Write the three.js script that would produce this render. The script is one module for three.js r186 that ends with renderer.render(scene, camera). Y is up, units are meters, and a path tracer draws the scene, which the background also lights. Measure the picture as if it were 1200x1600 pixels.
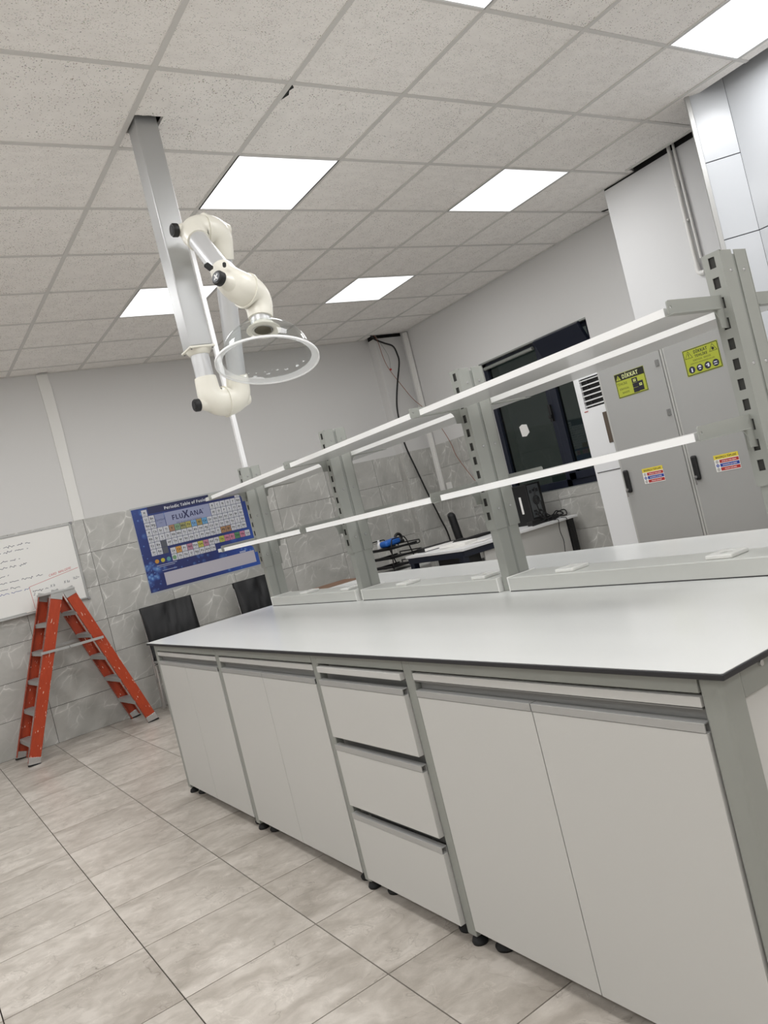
import * as THREE from 'three';
import { RoundedBoxGeometry } from 'three/addons/geometries/RoundedBoxGeometry.js';
import { mergeGeometries } from 'three/addons/utils/BufferGeometryUtils.js';
import { RectAreaLightUniformsLib } from 'three/addons/lights/RectAreaLightUniformsLib.js';

// ---------------------------------------------------------------- camera, sky, exposure
const scene = new THREE.Scene();
scene.background = new THREE.Color(0.05, 0.057, 0.055);            // night outside the window
const camera = new THREE.PerspectiveCamera(66.4765, 1200 / 1600, 0.05, 60);
camera.rotation.order = 'YXZ';
camera.position.set(-1.2721, 1.2686, 2.7738);
camera.rotation.set(-0.0065, -0.5782, -0.2425);
scene.add(camera);
const renderer = new THREE.WebGLRenderer({ antialias: true });
renderer.toneMapping = THREE.LinearToneMapping;
renderer.toneMappingExposure = 0.91;
renderer.shadowMap.enabled = true;
RectAreaLightUniformsLib.init();
const PANEL_RADIANCE = 12.5, PANEL_GLOW = 1.5, PANEL_COLOUR = new THREE.Color(0.985, 0.99, 1.0);

// ---------------------------------------------------------------- room measures (metres)
const H = 3.119, ZB = -4.41, XR = 4.12, XL = -3.05, ZF = 5.0, PITCH = 0.6;

// ---------------------------------------------------------------- helpers
let seedState = 12345;
const rnd = () => { seedState = (seedState * 1664525 + 1013904223) >>> 0; return seedState / 4294967296; };
const V = (x, y, z) => new THREE.Vector3(x, y, z);
const counts = {};
function numbered(name) {
  const n = counts[name] = (counts[name] ?? -1) + 1;
  return n ? name + '_' + String(n).padStart(3, '0') : name;
}
function merged(g) {
  if (!Array.isArray(g)) return g;
  if (g.length === 1) return g[0];
  const idx = g.some((x) => !x.index);
  return mergeGeometries(idx ? g.map((x) => (x.index ? x.toNonIndexed() : x)) : g);
}
function obj(name, g, material, parent = scene) {
  const m = new THREE.Mesh(merged(g), material);
  m.name = parent === scene ? numbered(name) : name;
  m.castShadow = m.receiveShadow = true;
  parent.add(m);
  return m;
}
function part(name, g, material, parent, label) { const m = obj(name, g, material, parent); if (label) m.userData.label = label; return m; }
function tag(o, label, category, group) { o.userData = { label, category }; if (group) o.userData.group = group; return o; }
function thing(name, label, category, [x, y, z] = [0, 0, 0], turn = 0, group) {
  const o = new THREE.Group(); o.name = numbered(name); scene.add(o);
  o.position.set(x, y, z); o.rotation.y = turn;
  return tag(o, label, category, group);
}
function structure(name, g, material) { const m = obj(name, g, material); m.userData.kind = 'structure'; return m; }
function structureGroup(name) { const o = new THREE.Group(); o.name = numbered(name); o.userData.kind = 'structure'; scene.add(o); return o; }
// boxes by their limits
function bx(x0, x1, y0, y1, z0, z1) { const g = new THREE.BoxGeometry(x1 - x0, y1 - y0, z1 - z0); g.translate((x0 + x1) / 2, (y0 + y1) / 2, (z0 + z1) / 2); return g; }
function rb(x0, x1, y0, y1, z0, z1, r = 0.003, s = 2) {
  const w = x1 - x0, h = y1 - y0, d = z1 - z0;
  const g = new RoundedBoxGeometry(w, h, d, s, Math.min(r, w / 2.05, h / 2.05, d / 2.05)); g.translate((x0 + x1) / 2, (y0 + y1) / 2, (z0 + z1) / 2); return g;
}
function cyl(a, b, r0, r1 = r0, seg = 20) {                          // a round bar from a to b
  const d = b.clone().sub(a), g = new THREE.CylinderGeometry(r1, r0, d.length(), seg);
  g.applyQuaternion(new THREE.Quaternion().setFromUnitVectors(V(0, 1, 0), d.clone().normalize()));
  const m = a.clone().add(b).multiplyScalar(0.5); g.translate(m.x, m.y, m.z); return g;
}
function bar(a, b, w, t, sideHint = V(0, 0, 1)) {                    // a rectangular bar from a to b, w across, t along sideHint
  const d = b.clone().sub(a), L = d.length(), y = d.clone().normalize();
  const z = sideHint.clone().addScaledVector(y, -sideHint.dot(y)).normalize(), x = new THREE.Vector3().crossVectors(y, z);
  const g = new RoundedBoxGeometry(w, L, t, 1, Math.min(w, t) * 0.12);
  g.applyMatrix4(new THREE.Matrix4().makeBasis(x, y, z));
  const m = a.clone().add(b).multiplyScalar(0.5); g.translate(m.x, m.y, m.z); return g;
}
function wire(points, r, seg = 60, rs = 8) { return new THREE.TubeGeometry(new THREE.CatmullRomCurve3(points, false, 'catmullrom', 0.5), seg, r, rs, false); }
function sweep(points, radii, rs = 32, caps = true) {               // a round body of changing radius along a path
  const n = points.length, pos = [], nor = [], uv = [], ind = [];
  const tang = points.map((p, i) => points[Math.min(n - 1, i + 1)].clone().sub(points[Math.max(0, i - 1)]).normalize());
  let nn = Math.abs(tang[0].y) < 0.9 ? V(0, 1, 0) : V(1, 0, 0);
  nn.addScaledVector(tang[0], -nn.dot(tang[0])).normalize();
  for (let i = 0; i < n; i++) {
    nn = nn.clone().addScaledVector(tang[i], -nn.dot(tang[i])).normalize();
    const bb = new THREE.Vector3().crossVectors(tang[i], nn), k = i < n - 1 ? (radii[Math.min(n - 1, i + 1)] - radii[Math.max(0, i - 1)]) : radii[i] - radii[i - 1];
    const step = points[Math.min(n - 1, i + 1)].distanceTo(points[Math.max(0, i - 1)]) || 1;
    for (let j = 0; j <= rs; j++) {
      const a = (j / rs) * Math.PI * 2, d = nn.clone().multiplyScalar(Math.cos(a)).addScaledVector(bb, Math.sin(a));
      const p = points[i].clone().addScaledVector(d, radii[i]);
      const m = d.clone().addScaledVector(tang[i], -k / step).normalize();
      pos.push(p.x, p.y, p.z); nor.push(m.x, m.y, m.z); uv.push(j / rs, i / n);
    }
  }
  for (let i = 0; i < n - 1; i++) for (let j = 0; j < rs; j++) {
    const a = i * (rs + 1) + j, b = a + rs + 1; ind.push(a, a + 1, b, b, a + 1, b + 1);
  }
  if (caps) for (const [i, s] of [[0, -1], [n - 1, 1]]) {
    const c = pos.length / 3, t = tang[i].clone().multiplyScalar(s);
    pos.push(points[i].x, points[i].y, points[i].z); nor.push(t.x, t.y, t.z); uv.push(0.5, 0.5);
    for (let j = 0; j <= rs; j++) { const k = (i * (rs + 1) + j) * 3; pos.push(pos[k], pos[k + 1], pos[k + 2]); nor.push(t.x, t.y, t.z); uv.push(0, 0); }
    for (let j = 0; j < rs; j++) s > 0 ? ind.push(c, c + 1 + j, c + 2 + j) : ind.push(c, c + 2 + j, c + 1 + j);
  }
  const g = new THREE.BufferGeometry();
  g.setAttribute('position', new THREE.Float32BufferAttribute(pos, 3)); g.setAttribute('normal', new THREE.Float32BufferAttribute(nor, 3)); g.setAttribute('uv', new THREE.Float32BufferAttribute(uv, 2));
  g.setIndex(ind); return g;
}
function extrude(pts, depth, holes = [], bevel = 0) {                // an outline in x, y given thickness along z
  const s = Array.isArray(pts) ? new THREE.Shape(pts.map(([x, y]) => new THREE.Vector2(x, y))) : pts;
  for (const h of holes) s.holes.push(Array.isArray(h) ? new THREE.Path(h.map(([x, y]) => new THREE.Vector2(x, y))) : h);
  return new THREE.ExtrudeGeometry(s, { depth, bevelEnabled: bevel > 0, bevelSize: bevel, bevelThickness: bevel, bevelSegments: 2, curveSegments: 8 });
}
const rect = (x0, x1, y0, y1) => [[x0, y0], [x0, y1], [x1, y1], [x1, y0]];
function roundRect(x0, x1, y0, y1, r) {
  const s = new THREE.Shape(); s.moveTo(x0 + r, y0); s.lineTo(x1 - r, y0); s.absarc(x1 - r, y0 + r, r, -Math.PI / 2, 0); s.lineTo(x1, y1 - r); s.absarc(x1 - r, y1 - r, r, 0, Math.PI / 2);
  s.lineTo(x0 + r, y1); s.absarc(x0 + r, y1 - r, r, Math.PI / 2, Math.PI); s.lineTo(x0, y0 + r); s.absarc(x0 + r, y0 + r, r, Math.PI, Math.PI * 1.5); return s;
}

// ---------------------------------------------------------------- noise and computed textures
function hash(x, y, s) { let h = Math.imul(x, 374761393) ^ Math.imul(y, 668265263) ^ Math.imul(s, 2147483647 - 58); h = Math.imul(h ^ (h >>> 13), 1274126177); return ((h ^ (h >>> 16)) >>> 0) / 4294967296; }
function noise(x, y, s) {
  const xi = Math.floor(x), yi = Math.floor(y), fx = x - xi, fy = y - yi, u = fx * fx * (3 - 2 * fx), v = fy * fy * (3 - 2 * fy);
  const a = hash(xi, yi, s), b = hash(xi + 1, yi, s), c = hash(xi, yi + 1, s), d = hash(xi + 1, yi + 1, s);
  return a + (b - a) * u + (c - a) * v + (a - b - c + d) * u * v;
}
function fbm(x, y, s, o = 4) { let t = 0, a = 0.5, n = 0; for (let i = 0; i < o; i++) { t += a * noise(x, y, s + i * 17); n += a; x *= 2.03; y *= 2.03; a *= 0.5; } return t / n; }
function pixelTexture(w, h, f, srgb = true, repeat) {
  const data = new Uint8Array(w * h * 4);
  for (let y = 0; y < h; y++) for (let x = 0; x < w; x++) {
    const c = f(x / w, y / h, x, y), i = (y * w + x) * 4;
    data[i] = Math.max(0, Math.min(255, c[0])); data[i + 1] = Math.max(0, Math.min(255, c[1])); data[i + 2] = Math.max(0, Math.min(255, c[2])); data[i + 3] = 255;
  }
  const t = new THREE.DataTexture(data, w, h, THREE.RGBAFormat);
  if (srgb) t.colorSpace = THREE.SRGBColorSpace;
  t.magFilter = THREE.LinearFilter; t.minFilter = THREE.LinearMipmapLinearFilter; t.generateMipmaps = true;
  if (repeat) { t.wrapS = t.wrapT = THREE.RepeatWrapping; }
  t.needsUpdate = true; return t;
}
function canvasTexture(w, h, draw) {
  const c = document.createElement('canvas'); c.width = w; c.height = h; draw(c.getContext('2d'), w, h);
  const t = new THREE.CanvasTexture(c); t.colorSpace = THREE.SRGBColorSpace; t.magFilter = THREE.LinearFilter; return t;
}
const std = (color, roughness = 0.6, extra = {}) => new THREE.MeshStandardMaterial({ color, roughness, ...extra });

// floor tile: warm grey stone, streaked along x, hairline veins
const floorMaps = [], floorMats = [];
for (let k = 0; k < 7; k++) {
  const s = 100 + k * 31, tone = (rnd() - 0.5) * 10;
  const t = pixelTexture(448, 448, (u, v) => {
    const wx = fbm(u * 3, v * 3, s + 5, 4) - 0.5, wy = fbm(u * 3, v * 3, s + 9, 4) - 0.5;
    const streak = fbm(u * 2.2 + wy * 1.5, v * 5 + u * 1.6 + wx * 2.5, s, 5), cloud = fbm(u * 2.6 + wx * 2, v * 2.6 + wy * 2, s + 40, 5), mott = fbm(u * 11 + wx * 3, v * 16 + wy * 3, s + 52, 4), grit = noise(u * 190, v * 190, s + 70);
    const r1 = Math.abs(fbm(u * 1.7 + wx * 1.6, v * 2.3 + wy * 1.6, s + 80, 5) - 0.5), r2 = Math.abs(fbm(u * 3 + wy * 1.2, v * 4.4 + wx * 1.6 + u * 2, s + 120, 5) - 0.5), m1 = Math.max(0, fbm(u * 3, v * 3, s + 3, 2) - 0.35), m2 = Math.max(0, fbm(u * 4, v * 4, s + 6, 2) - 0.42);
    let l = 0.5 + (streak - 0.5) * 1.0 + (cloud - 0.5) * 1.5 + (mott - 0.5) * 0.75 + (grit - 0.5) * 0.12;
    l = Math.max(0, Math.min(1, l));
    const dark = Math.max(0, 1 - r1 / 0.0045) * 90 * m1 + Math.max(0, 1 - r1 / 0.03) * 22 * m1 + Math.max(0, 1 - r2 / 0.005) * 70 * m2, light = Math.max(0, 1 - Math.abs(r2 - 0.02) / 0.012) * 10;
    return [164 + 38 * l + tone, 156 + 39 * l + tone, 146 + 40 * l + tone].map((x) => x - dark + light);
  });
  floorMaps.push(t); floorMats.push(new THREE.MeshStandardMaterial({ map: t, roughness: 0.34 }));
}
// wall tile: mid grey stone with pale broken veins
const wallTileMats = [];
for (let k = 0; k < 6; k++) {
  const s = 900 + k * 47;
  const t = pixelTexture(448, 224, (u, v) => {
    const x = u * 2, y = v, wx = fbm(x * 1.6, y * 1.6, s + 4, 3) - 0.5, wy = fbm(x * 1.6, y * 1.6, s + 8, 3) - 0.5;
    const cloud = fbm(x * 1.5 + wx, y * 1.5 + wy, s + 12, 5), grit = noise(u * 300, v * 150, s + 2), jit = (noise(x * 14, y * 14, s + 71) - 0.5) * 0.035;
    // facets: distance between the two nearest scattered points gives straight broken veins
    const cellVein = (px, py, sc, seed) => { const qx = (px * 0.8 + py * 0.6) * sc * 0.75, qy = (py * 0.8 - px * 0.6) * sc * 1.5, cx0 = Math.floor(qx), cy0 = Math.floor(qy); let d1 = 9, d2 = 9; for (let a = -1; a < 2; a++) for (let b = -1; b < 2; b++) { const dx = cx0 + a + hash(cx0 + a, cy0 + b, seed) - qx, dy = cy0 + b + hash(cx0 + a, cy0 + b, seed + 9) - qy, d = Math.sqrt(dx * dx * 0.8 + dy * dy * 1.4); if (d < d1) { d2 = d1; d1 = d; } else if (d < d2) d2 = d; } return d2 - d1; };
    const a = cellVein(x + wx * 0.35 + y * 0.5 + jit, y + wy * 0.35 - x * 0.25 + jit, 1.7, s + 20), b = cellVein(x + wx * 0.3 + jit, y + wy * 0.3 + jit, 3.1, s + 50);
    const mask = Math.max(0, fbm(x * 2.0, y * 2.0, s + 33, 3) - 0.36) * 3.4, mask2 = Math.max(0, fbm(x * 2.6, y * 2.6, s + 43, 3) - 0.47) * 4;
    const vein = (Math.max(0, 1 - a / 0.04) * 34 + Math.max(0, 1 - a / 0.2) * 14) * Math.min(1, mask) + Math.max(0, 1 - b / 0.05) * 20 * Math.min(1, mask2);
    const l = (cloud - 0.5) * 44 + (grit - 0.5) * 4 + vein;
    return [181 + l, 180 + l, 175 + l];
  });
  wallTileMats.push(new THREE.MeshStandardMaterial({ map: t, roughness: 0.3 }));
}
// mineral-fibre ceiling tile: off-white with pin holes and short fissures
const ceilMats = [];
for (let k = 0; k < 4; k++) {
  const t = canvasTexture(512, 512, (c, w, h) => {
    c.fillStyle = '#f9f6f2'; c.fillRect(0, 0, w, h);
    const im = c.getImageData(0, 0, w, h);
    for (let i = 0; i < w * h; i++) { const x = i % w, y = (i / w) | 0, n = (fbm(x / 60, y / 60, 77 + k, 4) - 0.5) * 12 + (hash(x, y, 5 + k) - 0.5) * 9; for (let q = 0; q < 3; q++) im.data[i * 4 + q] += n; }
    c.putImageData(im, 0, 0);
    for (let i = 0; i < 2900; i++) {
      const x = rnd() * w, y = rnd() * h, d = fbm(x / 70, y / 70, 300 + k, 2); if (rnd() > d * 1.5 - 0.1) continue;
      c.strokeStyle = `rgba(${70 + rnd() * 50},${64 + rnd() * 50},${58 + rnd() * 45},${0.45 + rnd() * 0.55})`; c.lineWidth = 1.4 + rnd() * 1.9;
      const a = rnd() * 6.3, L = 0.6 + rnd() * rnd() * 5; c.beginPath(); c.moveTo(x, y); c.lineTo(x + Math.cos(a) * L, y + Math.sin(a) * L); c.stroke();
    }
    if (k > 1) for (let i = 0; i < 3; i++) { c.strokeStyle = 'rgba(110,102,92,0.28)'; c.lineWidth = 2; const x = 60 + rnd() * 380, y = 60 + rnd() * 380; c.beginPath(); c.moveTo(x, y); c.quadraticCurveTo(x + 20 * rnd(), y + 30 * rnd(), x + 50 * rnd(), y + 10 * rnd()); c.stroke(); }
  });
  t.anisotropy = 8; ceilMats.push(new THREE.MeshStandardMaterial({ map: t, roughness: 0.95 }));
}
const paintBump = pixelTexture(256, 256, (u, v) => { const n = 128 + (fbm(u * 24, v * 24, 7, 4) - 0.5) * 120; return [n, n, n]; }, false, true);
const M = {
  wall: std('#d5d4d2', 0.85), wallWhite: std('#dadada', 0.8), plaster: std('#e6e5e1', 0.85), grout: std('#4f4b45', 0.95), floorGrout: std('#3a332d', 0.95), slab: std('#55524e', 0.95),
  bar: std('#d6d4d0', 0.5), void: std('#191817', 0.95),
  laminate: std('#c3c2be', 0.4), top: new THREE.MeshPhysicalMaterial({ color: '#d4d5d3', roughness: 0.27, clearcoat: 0.25, clearcoatRoughness: 0.12 }), core: std('#222225', 0.5),
  metal: std('#93958f', 0.42, { metalness: 0.1 }), metalDark: std('#8d908b', 0.45, { metalness: 0.15 }), rack: std('#9ea09a', 0.42, { metalness: 0.08 }),
  alu: std('#b2b2b0', 0.36, { metalness: 0.4 }), aluDull: std('#858583', 0.45, { metalness: 0.35 }), steel: std('#c9c9c9', 0.25, { metalness: 0.9 }), chrome: std('#cfcfcf', 0.14, { metalness: 1 }),
  socketWhite: std('#e8e8e4', 0.35), shelf: new THREE.MeshPhysicalMaterial({ color: '#d2d2d0', roughness: 0.3, clearcoat: 0.3, clearcoatRoughness: 0.1 }), shelfEdge: std('#fbfbfa', 0.35),
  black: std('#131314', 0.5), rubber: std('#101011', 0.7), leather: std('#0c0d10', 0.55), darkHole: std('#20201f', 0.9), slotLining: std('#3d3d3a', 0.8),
  cream: std('#e9e6da', 0.33), armAlu: std('#cdcecf', 0.34, { metalness: 0.35 }), columnAlu: std('#b3b4b4', 0.36, { metalness: 0.45 }),
  navy: std('#141a2a', 0.4), white: std('#e8e8e8', 0.4), acWhite: std('#eeeff0', 0.3), cabinet: std('#a6a6a4', 0.38), cabinetSide: std('#b6b6b2', 0.4), pvc: std('#e2e1dd', 0.45),
  glossTile: new THREE.MeshPhysicalMaterial({ color: '#c3c6ca', roughness: 0.3, clearcoat: 0.25, clearcoatRoughness: 0.15 }), joint: std('#34343a', 0.8),
  brown: std('#5c5045', 0.5), blue: std('#1f5fb5', 0.45), red: std('#b23a34', 0.5), copper: std('#8f5640', 0.6), green: std('#2f6b43', 0.6), paper: std('#eceae6', 0.8),
};
M.wall.bumpMap = paintBump; M.wall.bumpScale = 0.0012;
const woodMap = pixelTexture(256, 128, (u, v) => { const n = fbm(u * 3, v * 40, 61, 4), r = fbm(u * 6, v * 9, 67, 3); const l = (n - 0.5) * 60 + (r - 0.5) * 30; return [104 + l, 72 + l * 0.8, 48 + l * 0.6]; });
M.wood = new THREE.MeshStandardMaterial({ map: woodMap, roughness: 0.5 });
const clear = (r, t, col = '#ffffff') => new THREE.MeshPhysicalMaterial({ color: col, roughness: r, transmission: t, thickness: 0, ior: 1.49, side: THREE.DoubleSide });

// ================================================================ THE SETTING
// ---- floor: square stone tiles with recessed joints
{
  const floor = structureGroup('floor');
  obj('floor_bed', bx(XL - 0.2, XR + 0.2, -0.15, -0.006, ZB - 0.2, ZF + 0.2), M.floorGrout, floor);
  const SX = 0.4474, SZ = 0.4425, X0 = -0.7819, Z0 = -0.9775, gap = 0.004;
  const rest = [];
  for (let i = -6; i < 12; i++) for (let j = -9; j < 15; j++) {
    const x0 = Math.max(XL, X0 + i * SX + gap / 2), x1 = Math.min(XR, X0 + (i + 1) * SX - gap / 2), z0 = Math.max(ZB, Z0 + j * SZ + gap / 2), z1 = Math.min(ZF, Z0 + (j + 1) * SZ - gap / 2);
    if (x1 - x0 < 0.02 || z1 - z0 < 0.02) continue;
    const g = bx(x0, x1, -0.008, 0, z0, z1);
    if (i <= 4 && j >= -9 && j <= 12) obj('floor_tile', g, floorMats[Math.floor(rnd() * 7)], floor); else { rest.push(g); }
  }
  const m = obj('floor_tile_field', rest, floorMats[0], floor); m.userData.kind = 'stuff';
}
// ---- walls
function tileRows(parent, u0, u1, uJoint, pitch, put, skip = () => false, y0 = 0, y1 = 1.8) {   // rows of stone tiles 0.30 high along a wall
  for (let r = 0; r < 6; r++) {
    const a = y0 + r * 0.3, b = Math.min(y1, a + 0.3);
    let k = Math.floor((u0 - uJoint) / pitch);
    for (; uJoint + k * pitch < u1; k++) {
      let p = Math.max(u0, uJoint + k * pitch), q = Math.min(u1, uJoint + (k + 1) * pitch);
      if (q - p < 0.012) continue;
      for (const [pp, qq, aa, bb] of skip(p, q, a, b) || [[p, q, a, b]]) {
        const g = put(pp + 0.0018, qq - 0.0018, aa + 0.0018, bb - 0.0018);
        const m = wallTileMats[Math.floor(rnd() * 6)];
        obj('wall_tile', g, m, parent);
      }
    }
  }
}
const wallBack = structureGroup('wall_back');
obj('wall_shell', bx(XL - 0.2, XR + 0.2, -0.1, H + 0.45, ZB - 0.2, ZB), M.wall, wallBack);
obj('tile_bed', bx(XL, 3.75, 0, 1.798, ZB, ZB + 0.006), M.grout, wallBack);
tileRows(wallBack, -1.6, 3.75, 0.32, 0.62, (a, b, c, d) => bx(a, b, c, d, ZB + 0.002, ZB + 0.011), () => null);
{ // plaster-white strip that covers a pipe chase on the back wall
  const s = structure('trim_1', extrude([[0.243, 1.80], [0.249, 2.3], [0.246, 2.75], [0.236, 3.0], [0.232, 3.11], [0.322, 3.11], [0.332, 2.98], [0.338, 2.6], [0.333, 2.1], [0.334, 1.80]], 0.008, [], 0.002), M.plaster);
  s.position.z = ZB + 0.001;
  const holes = [];
  for (const [x, y] of [[0.258, 2.9], [0.318, 2.88], [0.30, 2.42], [0.315, 2.425], [0.285, 2.24]]) holes.push(cyl(V(x, y, ZB + 0.009), V(x, y, ZB + 0.0125), 0.005, 0.005, 8));
  obj('screw', holes, M.darkHole, s);
}
// column in the far corner, tiled low down
const ZC = -4.28;
const cornerColumn = structureGroup('corner_column');
obj('wall_shell', rb(3.752, XR + 0.1, 0, H - 0.02, ZB - 0.02, ZC, 0.004), M.wall, cornerColumn);
obj('shaded_top', bx(3.755, XR + 0.1, H - 0.02, H + 0.4, ZB - 0.02, ZC - 0.003), M.void, cornerColumn);  // near-black colour stands in for the shade in the ceiling gap
tileRows(cornerColumn, 3.752, XR, 3.752, 0.62, (a, b, c, d) => bx(a, b, c, d, ZC - 0.004, ZC + 0.009), () => null);
tileRows(cornerColumn, ZB, ZC, ZB, 0.62, (a, b, c, d) => bx(3.743, 3.756, c, d, a, b), () => null);
// window wall with its opening
const WZ0 = -3.14, WZ1 = -1.70, WY0 = 1.03, WY1 = 2.42;
const wallRight = structureGroup('wall_right');
obj('wall_shell', [bx(XR, XR + 0.25, -0.1, WY0, ZB - 0.2, ZF + 0.2), bx(XR, XR + 0.25, WY1, H + 0.45, ZB - 0.2, ZF + 0.2), bx(XR, XR + 0.25, WY0, WY1, ZB - 0.2, WZ0), bx(XR, XR + 0.25, WY0, WY1, WZ1, ZF + 0.2)], M.wall, wallRight);
tileRows(wallRight, ZC, -0.84, -2.49, 0.62, (a, b, c, d) => bx(XR - 0.011, XR + 0.002, c, d, a, b), (p, q, a, b) => {
  if (b <= WY0 + 0.001 || q <= WZ0 || p >= WZ1) return null;
  const out = [];
  if (a < WY0 - 0.01) out.push([p, q, a, WY0 - 0.004]);
  if (p < WZ0 - 0.01) out.push([p, WZ0, Math.max(a, WY0), b]);
  if (q > WZ1 + 0.01) out.push([WZ1, q, Math.max(a, WY0), b]);
  return out;
}, 0.035);
structure('wall_left', bx(XL - 0.2, XL, -0.1, H + 0.45, ZB - 0.2, ZF + 0.2), M.wall);
structure('wall_front', bx(XL - 0.2, XR + 0.2, -0.1, H + 0.45, ZF, ZF + 0.2), M.wall);
// white column beside the window, and the tiled pillar with a splayed face
{ const c = structureGroup('white_column'); obj('plastered_shaft', rb(3.6, XR + 0.05, 0, H - 0.012, -0.835, 0.5, 0.004), M.wallWhite, c); obj('shaded_top', bx(3.603, XR + 0.05, H - 0.012, H + 0.42, -0.832, 0.5), M.void, c); }  // top coloured near-black so the gap at the ceiling looks shaded
{
  const pillar = structureGroup('tiled_pillar');
  const prism = (pts) => { const g = extrude(pts.map(([x, z]) => [x, -z]), H + 0.42); g.rotateX(-Math.PI / 2); return g; };
  obj('pillar_core', prism([[3.062, 0.262], [3.20, 0.40], [3.20, 1.9], [3.75, 1.9], [3.75, 0.262]]), M.joint, pillar);
  const edge = (x0, z0, x1, z1, ys) => {
    const L = Math.hypot(x1 - x0, z1 - z0), a = Math.atan2(z1 - z0, x1 - x0);
    for (let i = 0; i < ys.length - 1; i++) {
      const g = rb(0.002, L - 0.002, ys[i] + 0.0025, ys[i + 1] - 0.0025, -0.004, 0.008, 0.0015, 1);
      g.rotateY(-a); g.translate(x0, 0, z0); obj('wall_tile', g, M.glossTile, pillar);
    }
  };
  const ys = [0, 0.48, 0.93, 1.38, 1.83, 2.28, 2.73, 3.18];
  edge(3.20, 0.40, 3.062, 0.262, ys);                       // splayed face
  edge(3.20, 1.9, 3.20, 0.40, [0, 0.48, 1.38, 2.28, 3.18]);
  const t = bar(V(3.050, 0, 0.256), V(3.050, H + 0.05, 0.256), 0.018, 0.026, V(1, 0, 1)); obj('edge_trim', t, M.alu, pillar);
}
// ---- suspended ceiling: bars, fibre tiles, dark void above
const lightCells = new Set(); for (const c of [-5, -2, 1, 4]) for (const r of [-8, -5, -2, 1, 4]) lightCells.add(c + ',' + r);  // leftmost column is added out of view, to brighten cabinet fronts and walls
{
  const ceiling = structureGroup('ceiling');
  obj('slab', bx(XL - 0.2, XR + 0.25, H + 0.42, H + 0.6, ZB - 0.2, ZF + 0.2), M.slab, ceiling);
  const zEnd = ZB, mainBars = [], y0 = H + 0.004, y1 = H + 0.02;
  const piece = (name, x0, x1, z0, z1, mat, ya = y0, yb = y1) => {    // clips a ceiling piece to the room's outline
    const out = [];
    const add = (a, b, c, d) => { if (b - a > 0.008 && d - c > 0.008) out.push(bx(a, b, ya, yb, c, d)); };
    const cut = (a, b, c, d, xmax) => add(a, Math.min(b, xmax), c, d);
    for (const [za, zb, xmax] of [[-9, ZC + 0.05, 3.70], [ZC + 0.05, -0.835, XR], [-0.835, -0.56, 3.605], [-0.56, 0.27, 3.525], [0.27, 9, 3.1]]) cut(x0, x1, Math.max(z0, za), Math.min(z1, zb), xmax);
    if (out.length) { const m = obj(name, out, mat, ceiling); return m; }
  };
  for (let c = -6; c < 7; c++) for (let r = -9; r < 8; r++) {
    const x0 = Math.max(XL, c * PITCH + 0.004), x1 = Math.min(XR, (c + 1) * PITCH - 0.004), z1 = Math.min(ZF, -r * PITCH - 0.004), z0 = Math.max(zEnd, -(r + 1) * PITCH + 0.004);
    if (x1 - x0 < 0.02 || z1 - z0 < 0.02 || lightCells.has(c + ',' + r)) continue;
    const mat = ceilMats[Math.floor(rnd() * 4)];
    if (c === 0 && r === 0) {                                          // the tile cut for the extraction column
      const jag = [[0.01, 0.333], [0.03, 0.328], [0.05, 0.331], [0.075, 0.326], [0.1, 0.329], [0.141, 0.327], [0.141, 0.475], [0.01, 0.475]];
      const g = extrude(rect(x0, x1, -z1, -z0), 0.016, [jag]); g.rotateX(-Math.PI / 2); g.translate(0, y0, 0);
      const uv = g.attributes.uv; for (let i = 0; i < uv.count; i++) uv.setXY(i, uv.getX(i) / PITCH, uv.getY(i) / PITCH);
      obj('ceiling_tile', g, mat, ceiling);
    } else if (c === 0 && r === 7) {                                   // broken end over the white strip
      obj('ceiling_tile', [bx(x0, x1, y0, y1, z0 + 0.035, z1), bx(x0, 0.245, y0, y1, z0, z0 + 0.035), bx(0.33, x1, y0, y1, z0, z0 + 0.035)], mat, ceiling);
    } else piece('ceiling_tile', x0, x1, z0, z1, mat);
  }
  for (let c = -5; c < 7; c++) piece('ceiling_bar', c * PITCH - 0.012, c * PITCH + 0.012, ZB, ZF, M.bar, H - 0.001, H + 0.035);
  for (let r = -8; r < 8; r++) piece('ceiling_cross_bar', XL, XR, -r * PITCH - 0.011, -r * PITCH + 0.011, M.bar, H, H + 0.03);
  // angle trim along the walls
  obj('wall_angle', [bx(XR - 0.02, XR, H - 0.002, H + 0.02, ZC + 0.04, -0.835), bx(XL, 3.73, H - 0.002, H + 0.004, ZB, ZB + 0.014), bx(3.505, 3.53, H - 0.003, H + 0.012, -0.56, 0.26)], M.bar, ceiling);
  // torn corner of a tile
  obj('torn_edge', extrude([[0, 0], [0.02, 0.045], [0.008, 0.075], [0.018, 0.1], [0, 0.12]], 0.002).rotateX(Math.PI / 2).translate(0.614, H + 0.0035, -0.13), M.darkHole, ceiling);
  obj('torn_edge', extrude([[0, 0], [0.1, 0.012], [0.1, 0.03], [0, 0.026]], 0.002).rotateX(Math.PI / 2).translate(1.95, H + 0.0035, -4.23), M.darkHole, ceiling);
  obj('torn_edge', extrude([[0, 0], [0.06, 0.09], [0.075, 0.06], [0.03, -0.03]], 0.002).rotateX(Math.PI / 2).translate(3.98, H + 0.0035, -1.18), M.darkHole, ceiling);
}
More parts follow.
